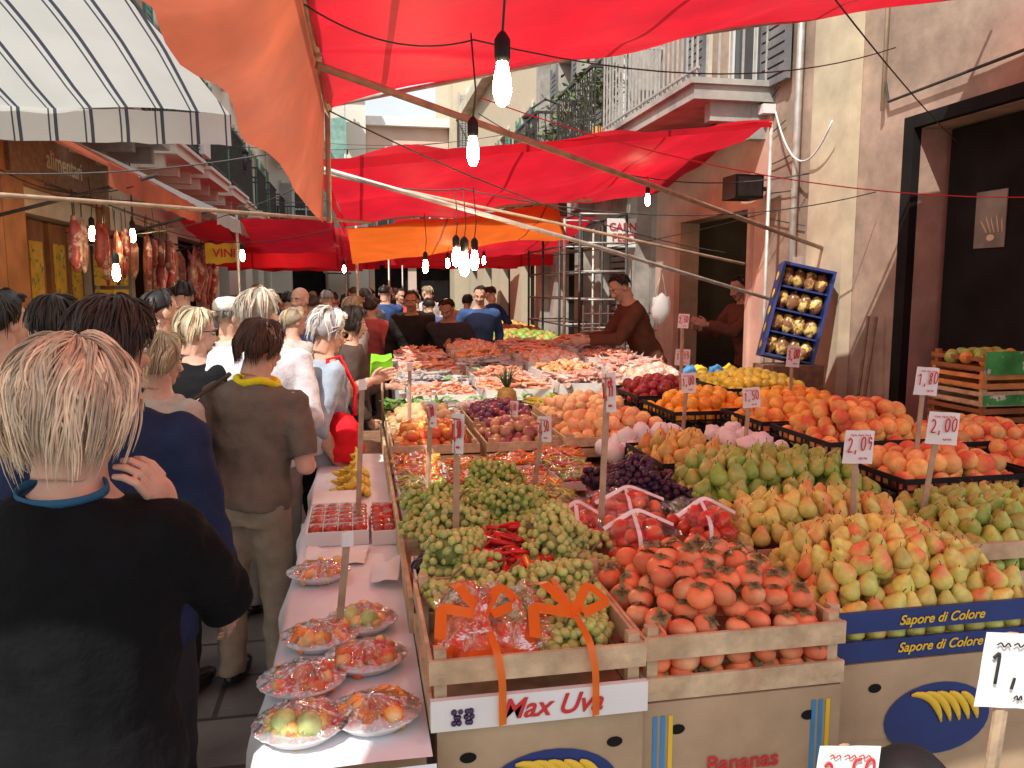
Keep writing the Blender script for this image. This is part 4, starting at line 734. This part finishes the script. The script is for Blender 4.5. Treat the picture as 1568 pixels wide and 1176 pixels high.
e=empty('tomato_tray',(.07,3.0,.785));b=tray(.03,.118,2.80,3.2,.787);inst(b,T_tom,[(.055+.04*(i%2),2.84+.055*(i//2),.83) for i in range(12)],.055,'shiny',(.48,.05,.025));b.build('tray',e)
b=MB()
for k in range(3):
    for i in range(8):
        A=Matrix.Translation((-.06+.02*i-.02,3.55+k*.17,.80+.012*i*(1 if i<4 else -1)+(.05 if 2<i<6 else 0)))@Matrix.Rotation(pi/2+.12*(i-4),4,'Z')@Matrix.Rotation(.9,4,'X')@Matrix.Scale(.19,4);b.xf=A;V,F,C,K=T_ban;b.add((V,F),'fruit',np.array((.78,.58,.07))*rnd.uniform(.85,1.1))
b.xf=None;b.build('banana_bunch')
b=MB();b.add(sheetv((-.20,2.62,.79),(.0,2.60,.792),(.02,2.76,.80),(-.19,2.78,.795),8,8,-.01,.015,14),'paper');b.add(sheetv((.02,2.40,.80),(.10,2.36,.82),(.12,2.52,.84),(.03,2.56,.80),6,6,-.02,.02,20),'paper');b.build('wrapping_paper')
b=MB();box(b,-.20,-.02,3.22,3.42,.786,.81,'white');box(b,-.2,-.02,3.22,3.42,.811,.835,'white');b.build('paper_stack')
S=[(.27,2.30,.86,1.33,.045,.12,'1,50',.9,.01),(.72,2.30,.88,1.44,.05,.12,'1,99',1.0,.02),(1.52,2.20,.90,1.255,.105,.105,'2,09',0,.0),(1.78,2.22,.92,1.30,.105,.105,'2,00',.15,.05),(2.06,2.62,.98,1.40,.11,.105,'1,80',-.1,.02),
(1.67,3.22,.92,1.26,.075,.09,'1,50',.3,.02),(2.40,4.1,1.0,1.37,.08,.12,'3,00',.1,0),(1.60,3.74,.95,1.27,.07,.10,'1,00',.5,.02),(1.78,4.2,1.0,1.55,.06,.08,'2,50',.3,0),(.25,3.05,.9,1.26,.05,.1,'1,00',.9,.02),(.74,3.9,.88,1.13,.05,.08,'2,00',.9,.02),(.24,4.02,.88,1.32,.03,.04,'',0,.01),(-.02,2.98,.80,1.36,.03,.04,'',0,.03),(-.07,2.05,.79,1.07,.03,.04,'',0,.03),(1.95,4.6,1.05,1.32,.1,.1,'1,99',0,.0),(.66,2.98,.9,1.2,.06,.1,'2,50',.8,.04)]
for s in S: sign(*s[:7],yaw=s[7]*-1,lx=s[8])
sign(1.07,1.16,.35,1.09,.13,.14,'1,8',-.15,.06,'blackink',.03);sign(.86,1.22,.5,.875,.12,.12,'2,50',-.1,-.01)
b=MB();b.add(ell((1.12,1.38,.62),(.10,.10,.12)),'plasticblack');b.add(lathe([(.11,.50),(.12,.53),(.10,.56)],20,(1.12,1.38,0)),'metalpole');box(b,1.02,1.22,1.28,1.48,0,.5,'wood');b.build('weighing_scale')
b=MB()
for i in range(9):
    x=2.3+.11*(i%5)+rnd.uniform(-.02,.02);y=5.15+.18*(i//5);v,f=lumps(i*2.1);b.add((v*np.array((.13,.15,.16))+np.array((x,y,1.03+.04*(i//5))),f),'skyblue' if i%2 else 'yellow')
box(b,2.2,2.95,5.08,5.5,.86,.98,'skyblue');b.build('bagged_fruit_box')
e=empty('crate_stack',(3.36,3.75,.0));b=MB();z=.004
for i in range(15):
    ox=rnd.uniform(-.01,.01);crate(b,3.16+ox,3.54+ox,3.55,3.93,z,.08,('wood','crateorange','shopwood')[i%3],slh=.028)
    if i%2==0: box(b,3.156+ox,3.544+ox,3.536,3.5405,z+.01,z+.062,'plasticgreen')
    if i%3==1: inst(b,T_leafy,[(3.2+.3*rnd.random(),3.56+.3*rnd.random(),z+.05) for _ in range(25)],.09,'leaf',(.1,.25,.05),tilt=.6)
    z+=.09
b.build('crates',e);b=MB();inst(b,T_ball,heap(3.16,3.54,3.55,3.93,z-.03,.07,.02,1),.07,'fruit',(.3,.45,.08),(.7,.3,.05));box(b,3.15,3.55,3.526,3.5345,z-.10,z+.02,'plasticgreen');b.build('fruit',e)
for (x,y,dx) in((3.40,4.95,.12),(3.46,5.08,.09)):
    b=MB();b.add(tube([(x-.1,y-.1,.1),(x+dx,y,1.50)],.012,6),'woodold');b.add(lathe([(.10,0.01),(.08,.10),(.03,.2),(.015,.24)],10,(x-.1,y-.1,0)),'woodold');b.build('broom')
e=empty('snack_display_stand',(3.15,5.35,0));b=MB();b.xf=Matrix.Translation((3.08,5.35,1.17))@Matrix.Rotation(-.35,4,'Z')@Matrix.Rotation(.22,4,'Y')@Matrix.Rotation(-.12,4,'X');box(b,-.17,.17,.16,.18,0,.68,'blue');box(b,-.19,-.17,-.05,.18,0,.68,'blue');box(b,.17,.19,-.05,.18,0,.68,'blue');box(b,-.19,.19,-.05,.18,.68,.70,'blue')
for k in range(4):
    box(b,-.169,.169,-.02,.158,.01+k*.17,.022+k*.17,'blue')
    for i in range(4):
        v,f=lumps(i+k*3.7);b.add((v*np.array((.10,.08,.14))+np.array((-.125+.083*i,.05,.10+k*.17)),f),'snack')
for k in range(5): b.add(ell((.1935,.06,.08+k*.13),(.002,.04,.035)),'yellow');b.add(ell((-.1935,.06,.08+k*.13),(.002,.04,.035)),'yellow')
b.xf=None;box(b,2.9,3.3,5.2,5.5,0,1.14,'woodold');b.build('stand',e)
# ================================================================== FISH STALL
e=empty('fish_stall',(1.4,6.8,0));b=MB();b.add(sheetv((.30,5.4,.86),(2.45,5.4,.92),(2.45,8.2,1.04),(.30,8.2,.94),6,6),'fishbox');box(b,.32,2.43,5.45,8.15,.1,.84,'fishbox')
cr=[]
for j in range(5):
    for i in range(4):
        x0=.34+i*.53;y0=5.46+j*.54;z=.88+.03*i+.028*j;cr.append((x0,y0,z))
        for q in((x0,x0+.48,y0,y0+.012),(x0,x0+.48,y0+.468,y0+.48),(x0,x0+.012,y0+.013,y0+.467),(x0+.468,x0+.48,y0+.013,y0+.467)): box(b,*q,z,z+.08,'fishbox')
        b.add((np.array([(x0+.01,y0+.01,z+.045),(x0+.47,y0+.01,z+.045),(x0+.47,y0+.47,z+.045),(x0+.01,y0+.47,z+.045)]),[np.array([(0,1,2,3)])]),'fishbox')
b.build('counter',e);b=MB();kinds=[0,1,2,4,3,0,5,2,1,3,4,0,2,5,1,3,0,4,2,1]
for k,(x0,y0,z) in enumerate(cr):
    t_=kinds[k];P=[(rnd.uniform(x0+.03,x0+.45),rnd.uniform(y0+.03,y0+.45),0) for _ in range(95)];P=[(a,c,z+.05+rnd.uniform(0,.03)+.06*(1-((a-x0-.24)/.24)**2)*(1-((c-y0-.24)/.24)**2)) for a,c,_ in P]
    if t_==0: inst(b,T_prawn,P,.09,'wet',(.70,.26,.15),(.75,.42,.30),tilt=.6)
    elif t_==1: inst(b,T_fish,P[:60],.20,'wet',(.70,.26,.14),(.70,.45,.35),tilt=.35)
    elif t_==2: inst(b,T_fish,P[:55],.25,'wet',(.60,.27,.20),(.60,.48,.42),tilt=.35)
    elif t_==3: inst(b,T_fish,P[:60],.22,'wet',(.30,.30,.31),(.55,.50,.46),tilt=.35)
    elif t_==4: inst(b,T_crum,P[:75],.08,'wet',(.68,.38,.26),(.7,.55,.46),tilt=pi)
    else: inst(b,T_prawn,P[:75],.13,'wet',(.75,.32,.12),(.75,.45,.28),tilt=.6)
b.build('fish',e)
b=MB();inst(b,T_leafy,[(.35+i*.03,5.43,.93+.02*math.sin(i)) for i in range(66)]+[(rnd.uniform(.4,2.3),rnd.uniform(5.5,8),1.06) for _ in range(30)],.08,'leaf',(.12,.34,.06),tilt=.9);b.build('parsley_garnish',e)
b=MB();v,f=lumps(9.9);b.add((v*np.array((.17,.12,.26))+np.array((2.55,6.5,1.52)),f),'whitec');b.add(tube([(2.5,6.5,1.62),(2.55,6.5,1.85),(2.6,6.5,1.62)],.006,5),'whitec');b.build('plastic_bag')
# ================================================================== LEFT SIDE PROPS
b=MB()
for i in range(15):
    x=-2.1+rnd.uniform(-.18,.18);y=8.7+i*.22;L=rnd.uniform(.55,.95);r=rnd.uniform(.07,.12);v,f=tube([(x,y,2.2),(x+.02,y,2.05),(x,y+.02,1.85),(x-.02,y,1.6),(x,y,2.2-L),(x,y,2.15-L)],[.015,r*.5,r,r*.75,r*.7,.02],14,flat=.6);v=np.array([p+.05*np.array(noise.noise_vector(Vector(p*8))) for p in v]);b.add((v,f),'meat',rnd.choice([(.42,.06,.05),(.60,.25,.18),(.50,.10,.07)]))
b.add(tube([(-2.15,8.5,2.22),(-2.15,12.0,2.22)],.012,6),'iron')
for y in(8.5,12.0): b.add(tube([(-2.15,y,2.22),(-2.15,y,2.9)],.008,5),'iron')
b.build('hanging_meat')
e=empty('yellow_shop_sign',(-2.35,8.6,1.5));b=MB();box(b,-2.5,-2.2,8.4,8.42,1.72,2.02,'yellowsign');box(b,-2.5,-2.2,8.398,8.422,1.36,1.68,'yellowsign');box(b,-2.52,-2.5,8.39,8.43,1.3,2.1,'iron');b.build('sign',e)
e=empty('cloth_banner',(-1.55,10.0,1.95));b=MB();b.add(sheetv((-1.75,10,1.98),(-1.32,10,2.0),(-1.32,10,2.22),(-1.75,10,2.22),10,6,.01,.03,9),'yellow');b.build('cloth',e);text('VINI',(-1.53,9.97,2.1),.14,'redink',e)
b=MB();box(b,-2.45,-2.05,12.0,12.5,3.55,4.0,'white')
for k in range(8): box(b,-2.40,-2.10,11.99,11.999,3.6+k*.045,3.62+k*.045,'shutgrey')
b.build('air_conditioner')
def lantern(x,y,z,side):
    b=MB();b.add(tube([(x,y,z+.5),(x+side*.35,y,z+.62),(x+side*.6,y,z+.45)],.018,6),'iron');cx=x+side*.6;b.add(lathe([(.06,-.25),(.12,.1)],6,(cx,y,z+.2)),'glass');b.add(lathe([(.14,.10),(.05,.22),(.02,.27)],6,(cx,y,z+.2)),'iron');b.add(lathe([(.065,-.29),(.065,-.25)],6,(cx,y,z+.2)),'iron')
    for i in range(6):
        a=i*pi/3;b.add(tube([(cx+.06*math.cos(a),y+.06*math.sin(a),z-.05),(cx+.12*math.cos(a),y+.12*math.sin(a),z+.3)],.006,4),'iron')
    b.build('street_lantern')
lantern(-2.75,16.6,4.0,1);lantern(3.5,13.4,4.2,-1)
b=MB()
for j,z in enumerate((1.03,1.38,1.73,2.08)):
    for i in range(13): b.add(lathe([(.02,0),(.04,.01),(.04,.14),(.02,.18),(.014,.24)],8,(-2.69,4.7+i*.11,z)),'shiny',rnd.choice([(.1,.2,.04),(.4,.08,.03),(.5,.35,.05),(.05,.04,.02)]))
b.build('bottle_display')
b=MB()
for i in range(16):
    y=5.6+i*.2;x=-1.85+rnd.uniform(-.1,.1)
    b.add(tube([(x,y,2.32),(x,y,2.15)],.004,4),'iron');r=rnd.uniform(.025,.045);L=rnd.uniform(.25,.45)
    b.add(tube([(x,y,2.16),(x+.01,y,2.16-L*.3),(x,y,2.16-L*.8),(x,y,2.16-L)],[.012,r,r,.01],10),'meat',rnd.choice([(.36,.07,.045),(.28,.05,.035),(.42,.16,.09)]))
b.add(tube([(-1.85,5.4,2.32),(-1.85,8.8,2.32)],.01,5),'iron');b.build('hanging_salami')
b=MB();box(b,-2.3,-1.5,4.9,8.9,0,.78,'woodold');box(b,-2.32,-1.48,4.88,8.92,.781,.81,'wood');inst(b,T_ball,heap(-2.25,-1.55,5,6.3,.85,.09,.03,2),.09,'fruit',(.55,.12,.03),(.5,.4,.1));inst(b,T_ball,heap(-2.25,-1.55,6.4,8.7,.85,.11,.03,2),.11,'leaf',(.12,.25,.05),(.4,.4,.15));b.build('left_side_stall')
for (x0,x1,y0,y1,c) in((-2.4,-1.5,9.6,13,(.6,.35,.1)),(-2.4,-1.4,13.6,18,(.5,.1,.06)),(1.3,3.0,10.6,13.4,(.25,.4,.08)),(1.6,3.2,14,18.5,(.7,.45,.1)),(-2.3,-1.2,19,24,(.5,.4,.2)),(1.6,3.2,19.5,25,(.5,.15,.06))):
    b=MB();box(b,x0,x1,y0,y1,0,.80,'woodold');box(b,x0-.03,x1+.03,y0-.03,y1+.03,.801,.83,'wood');ym=(y0+y1)/2;inst(b,T_ball,heap(x0,x1,y0,ym,.87,.13,.1,2),.13,'fruit',c,(.6,.3,.08));inst(b,T_ball,heap(x0,x1,ym,y1,.87,.14,.1,2),.14,'fruit',(c[1],c[0]*.6,c[2]),(.7,.6,.2));b.build('produce_stall')
# ================================================================== RIGHT SIDE PROPS
b=MB();box(b,3.18,3.44,6.45,6.70,2.46,2.66,'plasticblack');box(b,3.20,3.42,6.442,6.449,2.48,2.64,'iron');b.add(tube([(3.44,6.6,2.56),(3.58,6.6,2.56)],.02,6),'iron');b.build('loudspeaker')
e=empty('shop_sign',(3.3,9.6,2.25));b=MB();box(b,3.05,3.5,9.60,9.62,2.2,2.55,'white');b.build('board',e);text('CARNE\nPESCE',(3.28,9.59,2.38),.13,'redink',e)
b=MB()
for x in(2.7,3.3):
    for y in(9.6,10.6,11.6,12.6): b.add(tube([(x,y,0),(x,y,2.6)],.018,6),'iron')
for z in np.arange(.5,2.7,.35):
    for x in(2.7,3.3): b.add(tube([(x,9.6,z),(x,12.6,z)],.012,5),'iron')
    for y in(9.6,10.6,11.6,12.6): b.add(tube([(2.7,y,z),(3.3,y,z)],.012,5),'metalpole')
b.build('metal_rack')
b=MB()
for i in range(10): b.add(tube([(2.55+.1*i,8.9,0),(2.55+.1*i,8.9,1.5)],.008,5),'metalpole')
for z in np.arange(.2,1.5,.2): b.add(tube([(2.55,8.9,z),(3.45,8.9,z)],.008,5),'metalpole')
b.build('metal_grille')
b=MB()
for k in range(4):
    cx,cy,cz=3.15,10.2+k*.9,4.3;P=[(cx+rnd.gauss(0,.16),cy+rnd.gauss(0,.22),cz+rnd.gauss(0,.2)-.1*k%2) for _ in range(260)];inst(b,T_leafy,P,.11,'leaf',(.07,.12,.03),tilt=pi,jit=.35);b.add(lathe([(.1,3.45),(.14,3.75)],10,(cx,cy,0)),'crateorange')
    for j in range(5): b.add(tube([(cx,cy,3.7),(cx+rnd.gauss(0,.1),cy+rnd.gauss(0,.1),4.3)],.008,4),'woodold')
b.build('balcony_plant')
# ================================================================== PEOPLE
pw=person('woman',-.50,1.46,1.60,face=-12,top=(.006,.006,.007),pants=(.006,.006,.007),hair='bob',hc=(.66,.52,.37),q=2,head=(-10,-6),lean=3,R=(-.345,1.525,1.285),pR=(.30,.1,-1),nR=(-.9,.1,0),curl=.75,fat=1.04,coat=.44,build=False)
P=[(.075*math.sin(a),.05*math.cos(a)-.012,1.60*.848+.012*math.cos(a)) for a in np.linspace(0,2*pi,30)];pw.add(tube(P,.009,6,cap=False,flat=.3,up=(1,0,0)),'cloth',(.03,.10,.18));pw.build('woman')
person('woman',-.62,2.10,1.67,face=-8,top=(.02,.03,.07),hair='short',hc=(.035,.022,.016),q=2,head=(-18,-8),lean=4,fat=1.08)
person('man',-.98,2.86,1.68,face=5,male=1,top=(.03,.03,.035),hair='men',hc=(.03,.02,.015),head=(-15,0))
person('woman',-1.42,3.55,1.68,face=-40,top=(.75,.18,.03),hair='short',hc=(.03,.02,.015))
person('woman',-.80,3.42,1.51,face=-30,top=(.5,.43,.34),hair='bob',hc=(.60,.47,.29),head=(-15,-8))
person('woman',-.47,3.43,1.56,face=-14,roll=5,lean=4,top=(.16,.128,.10),pants=(.32,.25,.18),hair='short',hc=(.08,.035,.02),q=2,slv=.42,head=(-28,-6),R=(-.235,3.58,.93),neck=(.80,.68,.03),bag=(-.24,-.06,.98,.10,.13,.19,(.08,.065,.05)),fat=1.1,coat=.505)
person('woman',-.24,4.33,1.58,face=-66,top=(.32,.40,.48),hair='curly',hc=(.60,.59,.57),head=(8,-8),L=(.06,4.33,1.20),slv=.6,bag=(.18,.08,.92,.14,.10,.14,(.75,.02,.03)),lean=7,fat=1.12,specs=True)
person('woman',-.48,4.14,1.69,face=-5,top=(.66,.66,.69),pants=(.3,.28,.25),hair='short',hc=(.50,.44,.35),fat=1.2,head=(-30,0))
person('woman',-.80,4.20,1.59,face=-40,top=(.012,.012,.014),hair='short',hc=(.62,.51,.34),head=(-25,-5),fat=1.1,specs=True)
person('man',-1.03,4.50,1.69,face=-20,male=1,top=(.018,.018,.02),hair='men',hc=(.02,.015,.012),head=(-35,0))
person('man',-.85,5.55,1.62,face=-60,male=1,top=(.42,.42,.40),hair='men',hc=(.3,.28,.26),cap=(.62,.61,.56))
person('woman',-.05,5.65,1.56,face=-80,top=(.09,.06,.05),hair='bob',hc=(.035,.02,.014),head=(10,-8),L=(.2,5.7,1.0))
person('man',.60,9.02,1.68,face=170,male=1,top=(.025,.022,.02),hair='men',hc=(.03,.02,.015),skin=SK2,lean=8)
person('man',1.0,8.75,1.62,face=160,male=1,top=(.04,.04,.045),hair='men',hc=(.03,.02,.015),skin=SK2,lean=16,head=(0,-20),R=(.9,8.35,1.1),L=(1.1,8.35,1.1))
person('fish_seller',2.62,6.95,1.74,face=88,z0=.14,male=1,top=(.10,.038,.022),hair='men',hc=(.012,.01,.01),skin=SK2,lean=22,head=(15,-10),R=(2.02,6.95,1.25),L=(1.98,6.75,1.24),pR=(.3,-.6,-1),pL=(-.3,-.6,-1))
person('shopkeeper',3.85,7.35,1.74,face=100,z0=.1,male=1,top=(.13,.05,.035),hair='men',hc=(.012,.01,.01),skin=SK2,lean=12,head=(0,-8),R=(3.35,7.5,1.3),L=(3.3,7.2,1.35))
b=MB();box(b,2.5,3.05,6.4,7.6,0,.135,'wood');b.build('wooden_platform')
b=MB();box(b,3.83,4.25,6.9,8.0,0,.10,'wood');b.build('wooden_platform')
tops=[(.05,.10,.24),(.30,.38,.45),(.6,.58,.55),(.03,.03,.035),(.42,.22,.10),(.10,.14,.28),(.5,.1,.08),(.6,.55,.46),(.15,.16,.18),(.03,.03,.03),(.2,.16,.12)];hcs=[(.03,.02,.015),(.12,.08,.05),(.4,.38,.35),(.06,.03,.02),(.5,.4,.25),(.02,.015,.012)]
cr=[(-.50,7.5,180,'bald',1,(.06,.12,.28)),(.39,11.8,5,'men',1,(.05,.10,.25)),(2.15,12.6,60,'men',1,(.03,.06,.16)),(1.72,12.9,-30,'short',0,(.42,.20,.08)),(.1,15,0,'men',1,None),(.07,13,170,'short',0,None),(-.32,9.2,20,'men',1,(.05,.05,.06)),(-.15,11,180,'short',0,None),(1.2,13.8,10,'men',1,None),(-.7,12,-10,'bob',0,None),(-1.2,10.2,0,'men',1,None),(-1.0,7.2,-30,'bob',0,(.4,.4,.42)),(-.55,6.5,-40,'short',0,(.5,.46,.42)),(.6,16.5,180,'men',1,None),(-.5,17,0,'short',0,None),(1.4,16,0,'men',1,None),(-1.3,6.4,10,'men',1,(.12,.13,.15)),(.15,9.6,-20,'bob',0,(.45,.1,.1)),(1.5,10.0,190,'men',1,None),(-1.2,13.5,0,'short',0,None),(.9,20,0,'men',1,None),(-.2,21,180,'short',0,None),(-.1,7.3,-60,'short',0,(.25,.22,.20)),(-1.0,8.4,0,'short',0,None),
(.75,10.6,10,'men',1,(.02,.02,.02)),(1.0,11.6,0,'short',0,None),(.65,12.6,170,'men',1,None),(-.05,14,0,'men',1,(.02,.02,.02)),(.5,13.9,20,'short',0,None),(1.3,15,180,'men',1,None),(.3,17.5,0,'men',1,None),(-.3,18.8,0,'bob',0,None),(.8,18,170,'short',0,None),(-.8,14.8,180,'men',1,None),(-.6,10.2,-20,'short',0,None),(.1,10.6,30,'men',1,(.2,.2,.22)),(1.3,18.6,0,'men',1,None),(.3,22,0,'men',1,None),(1.2,22.5,0,'short',0,None),(-.7,20,0,'men',1,None),(-1.35,9.0,-15,'short',0,(.4,.1,.08)),(-.7,8.2,-30,'men',1,None)]
for (x,y,f,hs,ml,tp) in cr: person('man' if ml else 'woman',x,y,rnd.uniform(1.64,1.76) if ml else rnd.uniform(1.54,1.64),face=f+rnd.uniform(-15,15),male=ml,top=tp or rnd.choice(tops),pants=rnd.choice([(.03,.03,.05),(.06,.07,.12),(.2,.17,.13),(.02,.02,.02)]),hair=hs,hc=rnd.choice(hcs),q=0,head=(rnd.uniform(-35,35),rnd.uniform(-15,3)),lean=rnd.uniform(0,8),fat=rnd.uniform(.95,1.2))
b=MB();b.add(sheetv((.06,4.75,1.18),(.20,4.75,1.19),(.19,4.78,1.30),(.07,4.78,1.31),8,8,0,.05,12),'green');b.add(sheetv((.06,4.75,1.18),(.20,4.75,1.19),(.19,4.70,1.29),(.07,4.70,1.28),8,8,0,.05,12),'green');b.add(tube([(.13,4.76,.86),(.13,4.76,1.2)],.008,5),'pole');b.build('green_bag')
# ================================================================== LIGHT + CAMERA
w=bpy.data.worlds.new('World');SC.world=w;w.use_nodes=True;nt=w.node_tree;bg=nt.nodes['Background'];sk=nt.nodes.new('ShaderNodeTexSky');sk.sky_type='NISHITA';sk.sun_disc=False
D=Vector((-.42,-.50,.76)).normalized();el=math.asin(D.z);az=math.atan2(D.x,D.y)
sk.sun_elevation=el;sk.sun_rotation=az;sk.dust_density=7;sk.air_density=1.6;sk.ozone_density=.4;bg.inputs[1].default_value=.15
tc=nt.nodes.new('ShaderNodeTexCoord');cn=nt.nodes.new('ShaderNodeTexNoise');cn.inputs['Scale'].default_value=2.2;cn.inputs['Detail'].default_value=5;nt.links.new(tc.outputs['Generated'],cn.inputs['Vector'])
mr=nt.nodes.new('ShaderNodeMapRange');mr.inputs[1].default_value=.25;mr.inputs[2].default_value=.5;mr.inputs[3].default_value=.55;mr.inputs[4].default_value=.95;nt.links.new(cn.outputs[0],mr.inputs[0])
mx=nt.nodes.new('ShaderNodeMixRGB');mx.inputs[2].default_value=(7.6,7.9,8.4,1);nt.links.new(mr.outputs[0],mx.inputs[0]);nt.links.new(sk.outputs[0],mx.inputs[1]);nt.links.new(mx.outputs[0],bg.inputs[0])
l=bpy.data.lights.new('sun','SUN');l.energy=5;l.angle=math.radians(.5);l.color=(1,.96,.89);o=bpy.data.objects.new('sun',l);SC.collection.objects.link(o);o.rotation_euler=(-D).to_track_quat('-Z','Y').to_euler();o.location=(0,0,20)
c=bpy.data.cameras.new('camera');c.lens=28.0;c.sensor_width=36;c.clip_end=500;c.clip_start=.05;o=bpy.data.objects.new('camera',c);SC.collection.objects.link(o);o.location=(0,0,1.70);o.rotation_euler=(math.radians(90-6.9),0,math.radians(-10.9));SC.camera=o
SC.view_settings.view_transform='Standard';SC.view_settings.look='None';SC.view_settings.exposure=0
